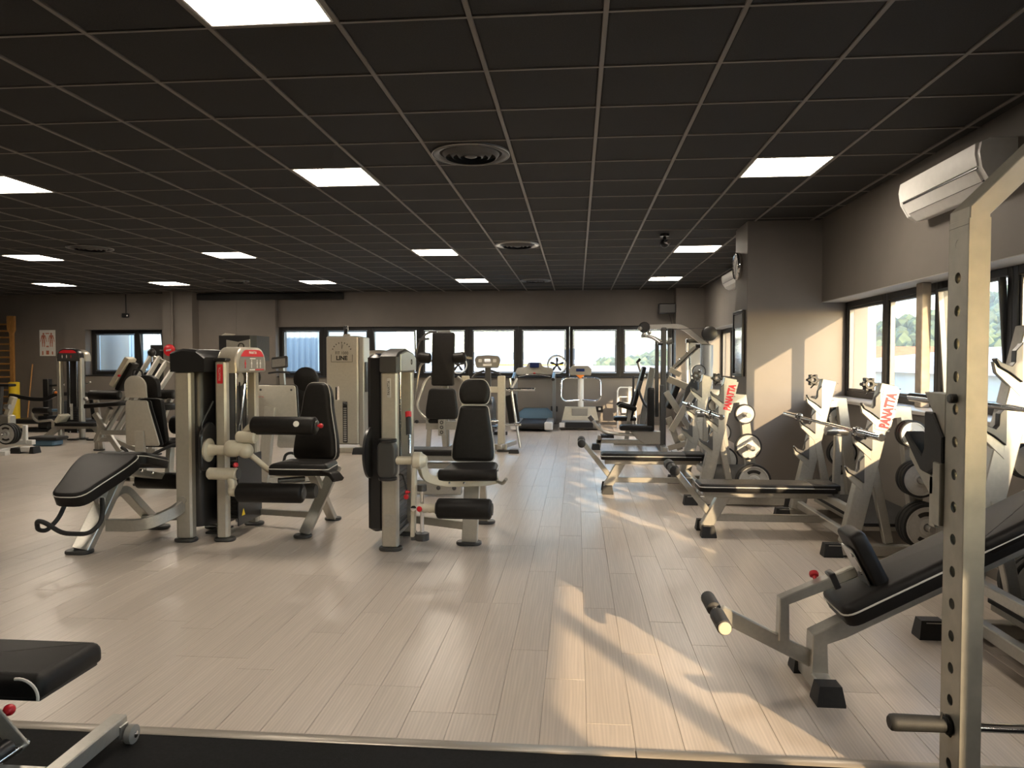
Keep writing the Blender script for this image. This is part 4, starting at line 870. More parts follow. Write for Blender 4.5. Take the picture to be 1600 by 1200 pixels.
# inclined sled machine with cream head plate
t = thing('leg_press_sled', 'inclined silver rail machine with cream tilted plate and black ball knob before the small window', 'machine', (-6.5, 10.3, 0))
for x, z1 in ((-6.58, 1.44), (-6.44, 1.43), (-6.33, 1.36), (-6.20, 1.28)):
    MB().bar((x-.22, 10.0, .32), (x+.06, 10.7, z1), .05, .06).build('guide_rail', 'silver', t)
MB().bar((-6.56, 10.7, 1.44), (-6.12, 10.7, 1.27), .06, .07).build('top_bar', 'silver', t); MB().bar((-6.86, 10.0, .33), (-6.36, 10.0, .33), .06, .07).build('lower_bar', 'silver', t)
MB().obox((-6.72, 10.3, 1.20), (.13, .0, .21), (0, .10, 0), (-.035, 0, .022), .01).build('head_plate', 'cream', t); MB().obox((-6.655, 10.3, 1.13), (.12, .0, .20), (0, .09, 0), (-.03, 0, .019), .01).build('head_pad', 'vinyl', t)
MB().ball((-6.385, 10.5, 1.49), .06).build('ball_knob', 'plastic', t); MB().cyl((-6.385, 10.5, 1.35), (-6.385, 10.5, 1.45), .012, n=8).build('knob_stem', 'chrome', t)
MB().tube([(-6.50, 10.2, 1.08), (-6.49, 10.2, 1.24), (-6.36, 10.2, 1.23), (-6.34, 10.2, 1.08)], .014, 8, fil=.05).build('hand_loop', 'plastic', t); knob(t, (-6.66, 10.15, 1.15), (0, -1, 0), .02, .05)
roller(t, (-7.18, 10.2, .86), (-6.70, 10.2, .86), .07); roller(t, (-6.25, 10.1, .88), (-5.80, 10.1, .88), .07)
MB().tube([(-7.15, 10.3, .82), (-7.18, 10.4, .5), (-7.2, 10.5, .03)], .03, w=.05, h=.06, up=(1, 0, 0)).build('leg', 'silver', t)
pad('seat', rrect(.60, .3, .08, 4), (-6.80, 10.05, .70), (1, 0, .08), (0, 1, 0), .07, t, .03, pipe=False)
MB().bar((-7.05, 10.15, .20), (-6.75, 10.05, .68), .06, .07).build('seat_strut', 'silver', t); MB().bar((-6.62, 10.05, .05), (-7.0, 10.05, .60), .06, .07).build('seat_strut', 'silver', t)
MB().tube([(-7.30, 10.5, .16), (-6.9, 10.3, .20), (-6.4, 10.1, .08), (-6.1, 10.1, .05)], .03, w=.07, h=.07, up=(0, 0, 1), fil=.1).build('base_tube', 'silver', t)
MB().bar((-7.27, 10.5, .02), (-7.27, 10.5, .2), .07, .07, (0, 1, 0)).build('leg', 'silver', t); MB().bar((-6.2, 10.1, .03), (-5.85, 10.1, .85), .06, .08, (0, 1, 0)).build('leg', 'silver', t)
pad('arm_pad', rrect(.32, .22, .08, 4), (-5.95, 10.05, .66), (1, 0, 0), (0, 1, 0), .10, t, .035, pipe=False)
feet(t, [(-6.1, 10.1), (-7.25, 10.5)], .16, .12)
# low pulley with tower facing the camera
t = thing('low_pulley_machine', 'pulley tower with red arched placard facing the camera and low black footrest bench before it', 'machine', (-8.7, 12, 0))
for x in (-8.975, -8.585): MB().box(x-.035, x+.035, 11.94, 12.04, .02, 1.42, .015).build('post', 'silver', t)
MB().slab(arch(.42, .22, .14, 8), (-8.78, 12.06, 1.36), (1, 0, 0), (0, 0, 1), .13, .02, 3).build('hood_front', 'plastic', t)
MB().slab(arch(.42, .20, .14, 8), (-8.76, 12.22, 1.36), (1, 0, 0), (0, 0, 1), .155, .02, 3).build('hood', 'beige', t)
pl = MB().slab(arch(.37, .18, .12, 8), (-8.78, 11.928, 1.375), (1, 0, 0), (0, 0, 1), .004, .001).build('placard', 'dplastic', t)
MB().slab([(x, y-.12) for x, y in arch(.37, .18, .12, 8) if y > .12], (-8.78, 11.922, 1.495), (1, 0, 0), (0, 0, 1), .003, .001).build('red_band', 'redprint', pl)
for x, m in ((-8.88, 'white'), (-8.80, 'white'), (-8.72, 'redprint')): figure(pl, (x, 11.921, 1.435), .05, (1, 0, 0), m)
MB().box(-8.94, -8.62, 12.10, 12.14, .10, 1.36, .004).build('rear_panel', 'plastic', t)
stack(t, -8.87, -8.69, 12.0, 12.09, .14, 14); MB().box(-8.80, -8.755, 11.985, 11.998, .34, .62, .002).build('number_strip', 'plate', t)
for x in (-8.85, -8.71): MB().cyl((x, 12.05, .1), (x, 12.05, 1.38), .011, n=8).build('guide_rod', 'chrome', t)
MB().lathe((-8.50, 11.93, .72), (1, 0, -.3), [(0, .02), (.02, .035), (.05, .035), (.07, .02)], 12).build('clamp', 'steel', t)
feet(t, [(-8.975, 11.99), (-8.585, 11.99)], .20, .14)
pad('bench_pad', rrect(.75, .30, .05, 4), (-8.45, 11.75, .26), (1, 0, 0), (0, 1, 0), .06, t, .025, pipe=False)
MB().bar((-8.85, 11.75, .235), (-8.05, 11.75, .235), .10, .05).build('bench_beam', 'silver', t)
MB().bar((-9.12, 11.75, .02), (-8.82, 11.75, .25), .08, .09, (1, 0, 0)).build('leg', 'silver', t); MB().bar((-7.95, 11.75, .02), (-8.2, 11.75, .25), .08, .09, (1, 0, 0)).build('leg', 'silver', t)
feet(t, [(-9.12, 11.75), (-7.95, 11.75)], .24, .15); feet(t, [(-8.65, 11.85), (-8.3, 11.85)], .2, .12)
MB().tube([(-8.95, 11.75, .22), (-8.9, 11.7, .36), (-9.2, 11.7, .33), (-9.28, 11.7, .42), (-9.24, 11.7, .56)], .022, 10, fil=.07).build('foot_frame', 'silver', t)
roller(t, (-9.22, 11.66, .52), (-8.92, 11.66, .52), .055, 'foot_roller'); MB().obox((-8.72, 11.68, .39), (.045, 0, .06), (0, .12, 0), (-.025, 0, .018), .006).build('footplate', 'cream', t)
# cable tower with printed logo
t = thing('cable_tower', 'tall beige cable tower with round dark printed logo and pulley wheel on top', 'machine', (-3.45, 10.75, 0))
MB().box(-3.715, -3.23, 10.58, 10.92, .12, 1.735, .02).build('tower_shell', 'beige', t); MB().box(-3.228, -3.15, 10.60, 10.92, .10, 1.72, .012).build('side_channel', 'silver', t)
MB().box(-3.149, -3.135, 10.66, 10.80, .9, 1.35, .004).build('grip_rail', 'plastic', t)
fa = V((-3.475, 10.578, 1.46))
lettering('FIT 1000', .062, fa+V((0, 0, .02)), (1, 0, 0), (0, 0, 1), 'print_dark', t, sx=.9); lettering('LINE', .085, fa+V((0, 0, -.055)), (1, 0, 0), (0, 0, 1), 'print_dark', t, bold=.004)
for k in range(9):
    a = R(20+17.5*k); MB().bar(fa+V((.135*math.cos(a), 0, .03+.135*math.sin(a))), fa+V((.155*math.cos(a), 0, .03+.155*math.sin(a))), .012, .002, (0, 1, 0), 0).build('print_mark', 'print_dark', t, smooth=False)
MB().tube([fa+V((-.16, 0, 0)), fa+V((-.16, 0, -.11)), fa+V((.16, 0, -.11)), fa+V((.16, 0, 0))], .0035, 4).build('print_frame', 'print_dark', t)
MB().bar(fa+V((0, 0, .08)), fa+V((.02, 0, .15)), .004, .002, (0, 1, 0), 0).build('print_mark', 'print_dark', t); MB().bar(fa+V((0, 0, .08)), fa+V((0, 0, .16)), .006, .002, (0, 1, 0), 0).build('print_mark', 'print_dark', t)
MB().lathe((-3.47, 10.75, 1.825), (1, .35, 0), [(-.025, .065), (-.02, .075), (0, .062), (.02, .075), (.025, .065)], 22).build('pulley_wheel', 'plastic', t); MB().lathe((-3.44, 10.76, 1.825), (1, .35, 0), [(0, .07), (.008, .068), (.01, .03)], 20).build('pulley_cheek', 'white', t)
MB().box(-3.50, -3.40, 10.72, 10.78, 1.735, 1.77, .004).build('pulley_bracket', 'beige', t)
MB().box(-3.465, -3.395, 10.576, 10.584, .15, .76, .001).build('stack_slot', 'plastic', t)
for k in range(16): MB().box(-3.452, -3.408, 10.568, 10.578, .17+k*.032, .19+k*.032, .002).build('stack_hole_plate', 'steel', t, smooth=False)
MB().ball((-3.43, 10.56, .73), .03).build('selector_knob', 'plastic', t)
MB().bar((-3.75, 10.6, .04), (-3.12, 10.6, .04), .08, .07).build('base_tube', 'beige', t); MB().bar((-3.2, 10.5, .04), (-3.2, 11.0, .04), .08, .07).build('base_tube', 'beige', t); MB().bar((-3.7, 10.5, .04), (-3.7, 11.0, .04), .08, .07).build('base_tube', 'beige', t)
rubber_foot(t, -3.26, -3.10, 10.36, 10.50, .09); rubber_foot(t, -3.78, -3.66, 10.38, 10.5, .09)
MB().bar((-3.22, 10.88, .10), (-3.02, 10.75, .05), .05, .06).build('brace', 'beige', t)
MB().bar((-3.6, 10.55, .10), (-3.55, 10.3, .46), .06, .06, (0, 1, 0)).build('seat_strut', 'cream', t); MB().slab(rrect(.12, .42, .02), (-3.62, 10.3, .30), (1, 0, 0), (.2, 0, 1), .03, .006).build('knee_plate', 'cream', t)
# press machine seen from behind: beige panel with red oval logo
t = thing('chest_press_machine', 'press machine seen from behind, wide beige back panel with red oval print on thick post', 'machine', (-3.35, 7.9, 0))
po = smooth_out([(-.27, 0), (.285, 0), (.25, .48), (-.27, .48)], .04)
MB().slab(po, (-3.34, 7.8, .615), (1, 0, 0), (0, .05, 1), .03, .008, 2).build('back_panel', 'beige', t); MB().slab([(x*1.03, y*1.02) for x, y in po], (-3.34, 7.83, .61), (1, 0, 0), (0, .05, 1), .02, .004).build('panel_edge', 'plastic', t)
lg = MB().lathe((-3.50, 7.792, .965), (0, -1, 0), [(0, .062), (.002, .062), (.002, .05), (0, .05)], 24, closed=True).build('logo_ring', 'redprint', t)
lg.data.transform(M4.Translation(V((-3.50, 7.79, .965))-ORG[t]) @ M4.Diagonal((1.1, 1, .36, 1)) @ M4.Translation(-(V((-3.50, 7.79, .965))-ORG[t]))); lettering('PANATTA', .024, (-3.50, 7.788, .965), (1, 0, 0), (0, 0, 1), 'redprint', t)
for x in (-3.48, -3.13): bolt(t, (x, 7.79+.0, 1.045), (0, -1, 0), .012, 'graphite')
MB().bar((-3.44, 7.74, .03), (-3.36, 7.77, .86), .12, .07, (0, 1, 0)).build('back_post', 'beige', t)
MB().slab(smooth_out([(-.14, 0), (.14, 0), (.13, .16), (-.13, .16)], .04), (-3.17, 7.84, .40), (1, 0, 0), (0, 0, 1), .03, .008, 2).build('seat_shell', 'silver', t)
MB().tube([(-3.25, 7.85, .24), (-3.22, 7.83, .33), (-3.14, 7.83, .35), (-3.05, 7.84, .28)], .016, 8, fil=.05).build('hose', 'rubber', t)
MB().bar((-3.44, 7.75, .04), (-3.0, 8.0, .05), .09, .08).build('base_tube', 'silver', t); MB().bar((-3.3, 7.9, .2), (-3.0, 7.9, .18), .10, .05).build('base_tube', 'silver', t)
feet(t, [(-3.44, 7.73), (-2.98, 8.02)], .18, .13)
for x, y, z, r_ in ((-3.88, 8.4, 1.17, .12), (-3.27, 8.6, 1.14, .15)):
    hpd = MB().lathe((x, y+.045, z), (0, -1, 0), [(0, r_*.8), (.02, r_), (.07, r_), (.09, r_*.8), (.092, .01)], 24)
    hpd.build('headrest', 'vinyl', t)
    MB().slab(smooth_out([(-.17, 0), (.17, 0), (.12, .38), (-.12, .38)], .05), (x-.02, y+.05, z-.45), (1, 0, 0), (0, 0, 1), .08, .03, 3).build('back_pad', 'vinyl', t)
    MB().bar((x, y+.08, .03), (x, y+.08, z), .06, .05, (0, 1, 0)).build('pad_post', 'silver', t)
# second black-topped tower behind the leg curl
t = thing('cable_cabinet', 'black-topped cabinet tower with silver emblem panel rising just behind the arched leg curl tower', 'machine', (-3.17, 6.7, 0))
MB().loft([[V((x, y, z)) for x, y in ((-3.33, 6.56), (-3.03, 6.56), (-2.99, 6.62), (-2.99, 6.90), (-3.33, 6.90))] for z in (1.36, 1.38, 1.575, 1.60)]).build('tower_cap', 'plastic', t, ang=30)
MB().slab([(-.115, 0), (.115, 0), (.115, .18), (.0, .155), (-.115, .175)], (-3.14, 6.558, 1.385), (1, 0, 0), (0, 0, 1), .006, .002).build('cap_plate', 'silver', t)
MB().lathe((-3.11, 6.55, 1.50), (0, -1, 0), [(0, .032), (.004, .031), (.004, .022), (0, .021)], 18, closed=True).build('emblem_ring', 'print_dark', t)
MB().slab([(0, 0), (.10, 0), (.13, .02), (.02, .045)], (-3.31, 6.57, 1.595), (1, 0, 0), (0, .5, .3), .01, .002).build('top_trim', 'beige', t)
for x in (-3.29, -3.06): MB().box(x-.04, x+.04, 6.60, 6.67, .02, 1.37, .012).build('post', 'beige', t)
MB().box(-3.25, -3.10, 6.62, 6.88, .1, 1.34, .01).build('rear_shroud', 'plastic', t); feet(t, [(-3.29, 6.64), (-3.06, 6.64)], .15, .12)

# ------------------------------------------------------------------ middle: shoulder press, squat rack, cardio
t = thing('shoulder_press_machine', 'black padded machine with tall narrow backrest and shoulder pads against the bright windows', 'machine', (-1.92, 10.5, 0))
tl = V((0, .10, 1)).normalized()
pad('back_pad', rrect(.325, .78, .03, 4, 0, .39), (-1.935, 10.5, 1.0), (1, 0, 0), tl, .09, t, .02, pipe=False)
MB().box(-2.03, -1.84, 10.55, 10.62, 1.76, 1.81, .004).build('top_bracket', 'steel', t)
for s in (-1, 1): MB().lathe((-1.935+s*.16, 10.38, 1.40), (s*1, 0, .1), [(0, .05), (.02, .075), (.16, .08), (.19, .05)], 16).build('shoulder_pad', 'vinyl', t); MB().bar((-1.935+s*.25, 10.45, 1.43), (-1.935+s*.42, 10.5, 1.40), .04, .04).build('pad_arm', 'graphite', t)
pad('seat_back', smooth_out([(-.22, 0), (.22, 0), (.235, .10), (.19, .44), (-.19, .44), (-.235, .10)], .06), (-1.92, 10.32, .53), (1, 0, 0), (0, .10, 1), .08, t, .03, pipe=False)
MB().box(-2.12, -1.95, 10.3, 10.42, .47, .53, .02).build('seat_block', 'vinyl', t)
for s in (-1, 1): MB().tube([(-1.93+s*.20, 10.55, 1.13), (-1.93+s*.27, 10.5, 1.08), (-1.93+s*.38, 10.4, .72), (-1.93+s*.31, 10.36, .60), (-1.93+s*.20, 10.3, .52)], .022, 10, fil=.08).build('side_tube', 'silver', t)
MB().tube([(-2.40, 10.6, .72), (-2.30, 10.6, 1.30), (-2.22, 10.6, 1.36), (-2.08, 10.6, 1.37)], .018, 8, fil=.06).build('arm_tube', 'steel', t); MB().tube([(-2.46, 10.6, .80), (-2.33, 10.6, 1.62), (-2.20, 10.6, 1.78), (-2.05, 10.6, 1.80)], .015, 8, fil=.08).build('arm_tube', 'graphite', t)
MB().bar((-2.32, 10.6, 1.68), (-2.16, 10.6, 1.69), .03, .03).build('hand_grip', 'graphite', t); MB().bar((-2.62, 10.6, 1.44), (-2.2, 10.6, 1.42), .03, .03).build('hand_grip', 'graphite', t)
MB().box(-1.965, -1.87, 10.24, 10.30, .30, .53, .004).build('hole_bracket', 'silver', t)
for z in (.35, .42, .49): MB().lathe((-1.915, 10.241, z), (0, -1, 0), [(-.002, .026), (.003, .026), (.003, .012), (-.002, .012)], 14, closed=True).build('hole_bush', 'graphite', t)
MB().box(-2.16, -1.70, 10.32, 10.38, .38, .50, .005).build('seat_frame', 'silver', t)
for x0, x1 in ((-2.12, -2.16), (-1.92, -1.90), (-1.70, -1.66)): MB().bar((x0, 10.4, .42), (x1, 10.45, .03), .06, .07, (0, 1, 0)).build('leg', 'silver', t)
MB().bar((-2.2, 10.45, .05), (-1.62, 10.45, .05), .07, .06).build('base_tube', 'silver', t); MB().bar((-1.93, 10.4, .06), (-1.93, 11.1, .06), .07, .06).build('base_tube', 'silver', t)
MB().bar((-1.93, 10.75, .05), (-1.93, 10.62, 1.75), .07, .08, (0, 1, 0)).build('rear_post', 'silver', t); knob(t, (-2.28, 10.3, .50), (0, -1, 0), .03, .05, 'plastic')
t = thing('floor_bench', 'low flat black bench on silver rails behind the leg extension machine', 'bench', (-1.45, 7.6, 0))
pad('bench_pad', rrect(.86, .30, .03, 4), (-1.40, 7.45, .40), (1, 0, 0), (0, 1, 0), .06, t, .022, pipe=False)
MB().box(-1.84, -.95, 7.33, 7.57, .345, .398, .004).build('bench_beam', 'silver', t); MB().bar((-1.8, 7.45, .28), (-.95, 7.45, .28), .06, .06).build('lower_tube', 'silver', t)
for x in (-1.72, -1.05): MB().bar((x, 7.45, .02), (x, 7.45, .35), .08, .07, (0, 1, 0)).build('leg', 'silver', t)
MB().box(-1.62, -1.15, 7.2, 7.28, .02, .16, .006).build('step_rail', 'silver', t)
for x in (-1.38, -1.22): bolt(t, (x, 7.198, .09), (0, -1, 0), .022, 'graphite')
MB().bar((-1.4, 7.24, .10), (-1.4, 7.5, .10), .06, .06).build('lower_tube', 'silver', t)
feet(t, [(-1.72, 7.45), (-1.05, 7.45)], .2, .13)
t = thing('plate_loaded_press', 'beige twin-post plate-loaded press with chrome pegs standing behind the leg extension seat', 'machine', (-1.4, 11, 0))
for x in (-1.685, -1.135): MB().box(x-.055, x+.055, 10.94, 11.06, .02, 1.14, .01).build('post', 'cream', t)
MB().bar((-1.70, 11, .93), (-1.1, 11, .93), .06, .09).build('cross_beam', 'cream', t); MB().bar((-1.72, 11, .06), (-1.05, 11, .06), .1, .09).build('base_tube', 'cream', t); MB().bar((-1.15, 10.8, .08), (-.98, 11.5, .08), .07, .07).build('base_tube', 'silver', t)
MB().cyl((-1.08, 11, .93), (-.63, 11, .935), .025, n=14).build('plate_peg', 'chrome', t); MB().cyl((-1.08, 11, .40), (-.84, 11, .405), .022, n=14).build('plate_peg', 'chrome', t)
MB().lathe((-1.02, 11, .93), (1, 0, 0), [(0, .03), (0, .045), (.02, .045), (.02, .03)], 18, closed=True).build('peg_flange', 'chrome', t); MB().cyl((-1.35, 10.9, .46), (-1.18, 10.95, .46), .02, n=12).build('plate_peg', 'chrome', t)
MB().bar((-.98, 11.05, .95), (-.90, 11.0, 1.10), .025, .025).build('lever', 'white', t)
MB().tube([(-1.02, 11.1, 1.1), (-.95, 11.1, .6), (-.85, 11.0, .05)], .02, 8, fil=.1).build('side_tube', 'steel', t)
MB().obox((-1.0, 11.35, .62), (.085, 0, .02), (0, .03, 0), (-.035, 0, .22), .015).build('knee_pad', 'vinyl', t)
rubber_foot(t, -1.0, -.85, 10.68, 10.78, .05); feet(t, [(-1.69, 10.95), (-1.1, 10.9)], .2, .14)
plate('medium', (-1.40, 10.86, .52), -1, 'chrome-faced weight plate edge-on behind the leg extension backrest', 'loose plates on the press', chrome=True)
bpy.data.objects[PROTO[('medium', True)].name].rotation_euler = (0, 0, R(-72))
# elliptical trainers
def console(t, c, w, h, m='grey', tilt=.25):
    c = V(c); u = V((1, 0, 0)); v = V((0, tilt, 1)).normalized()
    o = smooth_out([(-w*.5, h*.15), (-w*.42, -h*.5), (w*.42, -h*.5), (w*.5, h*.15), (w*.42, h*.45), (0, h*.52), (-w*.42, h*.45)], w*.06)
    b = MB().slab(o, c, u, v, .06, .012, 2); b_ = b.build('console', m, t); n = u.cross(v)
    MB().slab(rrect(w*.24, h*.30, .008), c+n*.0605+v*h*.05, u, v, .003, .001).build('screen', 'screen', b_)
    for q in (-.28, .28): MB().slab(rrect(w*.13, h*.26, .006), c+n*.0605+u*w*q+v*h*.05, u, v, .003, .001).build('button_panel', 'plate', b_)
    MB().slab(rrect(w*.34, h*.18, .006), c+n*.0605-v*h*.28, u, v, .003, .001).build('button_panel', 'plate', b_); return b_
for x, y, z, lab in ((-1.565, 12.8, 1.345, 'elliptical trainer with wide grey console behind the beige twin-post press'), (-3.52, 12.8, 1.44, 'elliptical trainer half hidden behind the leg extension tower, beige console')):
    t = thing('elliptical_trainer', lab, 'exercise machine', (x, y, 0), 'elliptical trainers')
    console(t, (x, y, z), .46, .22, 'grey' if x > -2 else 'beige')
    MB().bar((x, y+.06, .3), (x, y+.03, z-.05), .10, .08, (0, 1, 0)).build('mast', 'graphite', t)
    for s in (-1, 1): MB().tube([(x+s*.06, y, z-.15), (x+s*.26, y-.05, z-.22), (x+s*.30, y-.10, .85), (x+s*.28, y-.05, .42)], .02, 8, fil=.1).build('handlebar', 'plastic', t); MB().box(x+s*.16-.08, x+s*.16+.08, y-.75, y-.40, .24, .27, .01).build('pedal', 'plastic', t); MB().bar((x+s*.28, y, .30), (x+s*.18, y-.8, .22), .05, .06).build('link_arm', 'graphite', t)
    MB().lathe((x-.09, y+.25, .42), (1, 0, 0), [(0, .26), (.02, .30), (.16, .30), (.18, .26)], 26).build('flywheel_housing', 'graphite', t)
    MB().bar((x, y-1.0, .05), (x, y+.5, .05), .12, .07).build('base_tube', 'graphite', t); MB().bar((x-.3, y+.5, .04), (x+.3, y+.5, .04), .07, .06).build('base_tube', 'graphite', t)
t = thing('exercise_bike', 'cardio machine with tilted dark console left of the tall cable tower', 'exercise machine', (-5.4, 13, 0))
cb = MB().slab(rrect(.30, .22, .03), (-5.43, 13, 1.33), (1, .1, .12), (-.12, .3, 1), .05, .01, 2).build('console', 'dplastic', t); MB().slab(rrect(.24, .15, .01), (-5.435, 12.94, 1.33), (1, .1, .12), (-.12, .3, 1), .012, .002).build('screen', 'grey', cb)
MB().bar((-5.35, 13.05, .2), (-5.42, 13.03, 1.28), .09, .07, (0, 1, 0)).build('mast', 'silver', t); MB().tube([(-5.62, 12.9, 1.14), (-5.5, 12.98, 1.16), (-5.3, 12.98, 1.16), (-5.2, 12.9, 1.14)], .018, 8, fil=.04).build('handlebar', 'plastic', t)
MB().lathe((-5.45, 13.1, .40), (1, 0, 0), [(0, .24), (.02, .28), (.16, .28), (.18, .24)], 24).build('flywheel_housing', 'graphite', t); MB().bar((-5.36, 13.7, .3), (-5.36, 13.75, .95), .07, .06, (0, 1, 0)).build('seat_post', 'silver', t)
pad('saddle', smooth_out([(-.12, 0), (.12, 0), (.04, .28), (-.04, .28)], .05), (-5.36, 13.85, .95), (-1, 0, 0), (0, -1, 0), .06, t, .02, pipe=False); MB().bar((-5.36, 12.8, .05), (-5.36, 14.0, .05), .1, .07).build('base_tube', 'silver', t)
# treadmill
t = thing('treadmill', 'treadmill with dark belt and blue-grey motor cover under the far windows', 'treadmill', (-.87, 14.8, 0))
MB().box(-1.12, -.62, 14.10, 15.35, .13, .16, .004).build('belt', 'rubber', t); MB().cyl((-1.12, 14.10, .10), (-.62, 14.10, .10), .055, n=18).build('belt_roller', 'rubber', t)
for x in (-1.20, -.54): MB().box(x-.075, x+.075, 14.08, 15.4, .05, .175, .02).build('side_rail', 'greycol', t); MB().box(x-.08, x+.08, 14.03, 14.14, .03, .19, .02).build('rail_end', 'white', t)
MB().loft([[V((x, y, .05)) for x, y in ((-1.27, 15.3), (-.47, 15.3), (-.47, 15.72), (-1.27, 15.72))], [V((x, y, .25)) for x, y in ((-1.25, 15.32), (-.49, 15.32), (-.49, 15.7), (-1.25, 15.7))], [V((x, y, .36)) for x, y in ((-1.12, 15.4), (-.62, 15.4), (-.62, 15.66), (-1.12, 15.66))]]).build('motor_cover', 'blue', t)
for x in (-1.27, -.47): MB().bar((x, 15.3, .1), (x, 15.1, 1.10), .07, .10, (0, 1, 0)).build('upright', 'greycol', t); MB().tube([(x, 15.12, 1.06), (x, 14.95, 1.12), (x*1.0, 14.6, 1.03)], .03, 10, fil=.1).build('handrail', 'blue', t); MB().cyl((x, 14.62, 1.03), (x, 14.50, 1.0), .034, n=12).build('rail_grip', 'plastic', t)
MB().slab(smooth_out([(-.42, -.06), (.42, -.06), (.36, .09), (.17, .12), (.13, .21), (-.13, .21), (-.17, .12), (-.36, .09)], .03), (-.87, 15.12, 1.12), (1, 0, 0), (0, .3, 1), .07, .015, 2).build('console', 'grey', t)
MB().slab(rrect(.19, .10, .01), (-.87, 15.05, 1.275), (1, 0, 0), (0, .3, 1), .014, .002).build('screen', 'screen', t); MB().tube([(-1.2, 15.0, 1.05), (-1.0, 14.95, 1.09), (-.74, 14.95, 1.09), (-.54, 15.0, 1.05)], .016, 8, fil=.05).build('front_bar', 'chrome', t); knob(t, (-.87, 15.02, 1.10), (0, -1, 0), .03, .03)
# vibration plate
t = thing('vibration_plate', 'vibration platform with round column, curved handle loop and orange-trimmed console under the window', 'exercise machine', (.07, 14.7, 0))
MB().box(-.36, .48, 14.42, 15.0, .03, .11, .02).build('base', 'grey', t); MB().box(-.30, .38, 14.40, 14.95, .11, .17, .015).build('platform', 'greycol', t); MB().box(-.22, .32, 14.395, 14.41, .05, .16, .003).build('front_panel', 'plastic', t)
MB().box(-.34, -.24, 14.395, 14.41, .06, .15, .003).build('corner_plate', 'white', t); MB().loft([[V((x, y, .17)) for x, y in ((-.30, 14.78), (.44, 14.78), (.44, 15.05), (-.30, 15.05))], [V((x, y, .43)) for x, y in ((-.24, 14.84), (.38, 14.84), (.38, 15.05), (-.24, 15.05))]]).build('motor_hood', 'cream', t)
MB().box(-.10, .22, 14.80, 14.83, .19, .41, .003).build('gold_plate', 'silver', t); MB().cyl((.08, 14.95, .40), (.08, 14.95, 1.10), .06, n=18).build('column', 'white', t)
MB().tube([(.06, 14.9, 1.02), (-.22, 14.85, 1.02), (-.31, 14.8, .98), (-.32, 14.75, .62), (-.24, 14.8, .55), (.05, 14.92, .57)], .02, 10, fil=.07).build('handle', 'chrome', t); MB().tube([(.10, 14.9, 1.02), (.38, 14.85, 1.02), (.47, 14.8, .98), (.48, 14.75, .62), (.40, 14.8, .55), (.11, 14.92, .57)], .02, 10, fil=.07).build('handle', 'chrome', t)
cs = MB().slab(smooth_out([(-.21, -.10), (.21, -.10), (.235, .02), (.16, .10), (-.16, .10), (-.235, .02)], .02), (.07, 14.92, 1.16), (1, 0, 0), (0, .3, 1), .06, .012, 2).build('console', 'grey', t); MB().slab([(-.09, -.05), (.09, -.05), (0, -.13)], (.07, 14.85, 1.13), (1, 0, 0), (0, .3, 1), .01, .002).build('trim', 'orange', cs); MB().slab(rrect(.17, .06, .006), (.07, 14.855, 1.18), (1, 0, 0), (0, .3, 1), .006, .001).build('screen', 'screen', cs)
# fans standing on the sill
for x, r_, lab in ((-.425, .185, 'round fan with black five-blade rotor before the window, right of the treadmill'), (-2.56, .185, 'round fan with black five-blade rotor half behind the black padded machine')):
    t = thing('fan', lab, 'fan', (x, 15.66, 1.03), 'round window fans'); zc = 1.285
    MB().tube([(x+r_*math.cos(2*math.pi*k/32), 15.66, zc+r_*math.sin(2*math.pi*k/32)) for k in range(32)], .013, 8, closed=True).build('ring', 'white', t); MB().tube([(x+(r_+.02)*math.cos(2*math.pi*k/32), 15.70, zc+(r_+.02)*math.sin(2*math.pi*k/32)) for k in range(32)], .008, 6, closed=True).build('guard_ring', 'plastic', t)
    MB().lathe((x, 15.69, zc), (0, -1, 0), [(0, .035), (.05, .04), (.06, .02), (.062, .001)], 18).build('hub', 'plastic', t)
    for k in range(5):
        a = R(90+72*k); u = V((math.cos(a), 0, math.sin(a))); v = V((-math.sin(a), .35, math.cos(a)))
        MB().slab(smooth_out([(.03, -.012), (.10, -.035), (.155, -.02), (.15, .022), (.09, .02), (.03, .014)], .012), (x, 15.66, zc), u, v, .006, .002).build('blade', 'plastic', t)
    MB().box(x-.10, x+.10, 15.60, 15.75, 1.03, 1.05, .006).build('stand', 'plastic', t); MB().box(x-.02, x+.02, 15.68, 15.71, 1.05, 1.12, .004).build('stand_post', 'plastic', t)
# folding step ladder
t = thing('step_ladder', 'white folding step ladder leaning near the far wall right of the vibration platform', 'ladder', (1.02, 15.2, 0))
MB().tube([(.83, 15.0, .0), (.84, 15.25, .76), (.88, 15.27, .82), (1.15, 15.27, .82), (1.20, 15.25, .76), (1.21, 15.0, .0)], .015, 8, fil=.04).build('front_frame', 'white', t); MB().tube([(.86, 15.5, .0), (.87, 15.3, .62), (1.16, 15.3, .62), (1.18, 15.5, .0)], .014, 8, fil=.03).build('rear_frame', 'white', t)
MB().box(.85, 1.19, 15.08, 15.32, .48, .51, .004).build('step', 'white', t); MB().box(.84, 1.20, 15.0, 15.2, .22, .25, .004).build('step', 'white', t); MB().box(1.06, 1.12, 15.24, 15.28, .5, .84, .006).build('tool_strip', 'white', t); MB().box(.92, 1.14, 15.10, 15.12, .30, .50, .003).build('cloth', 'white', t)
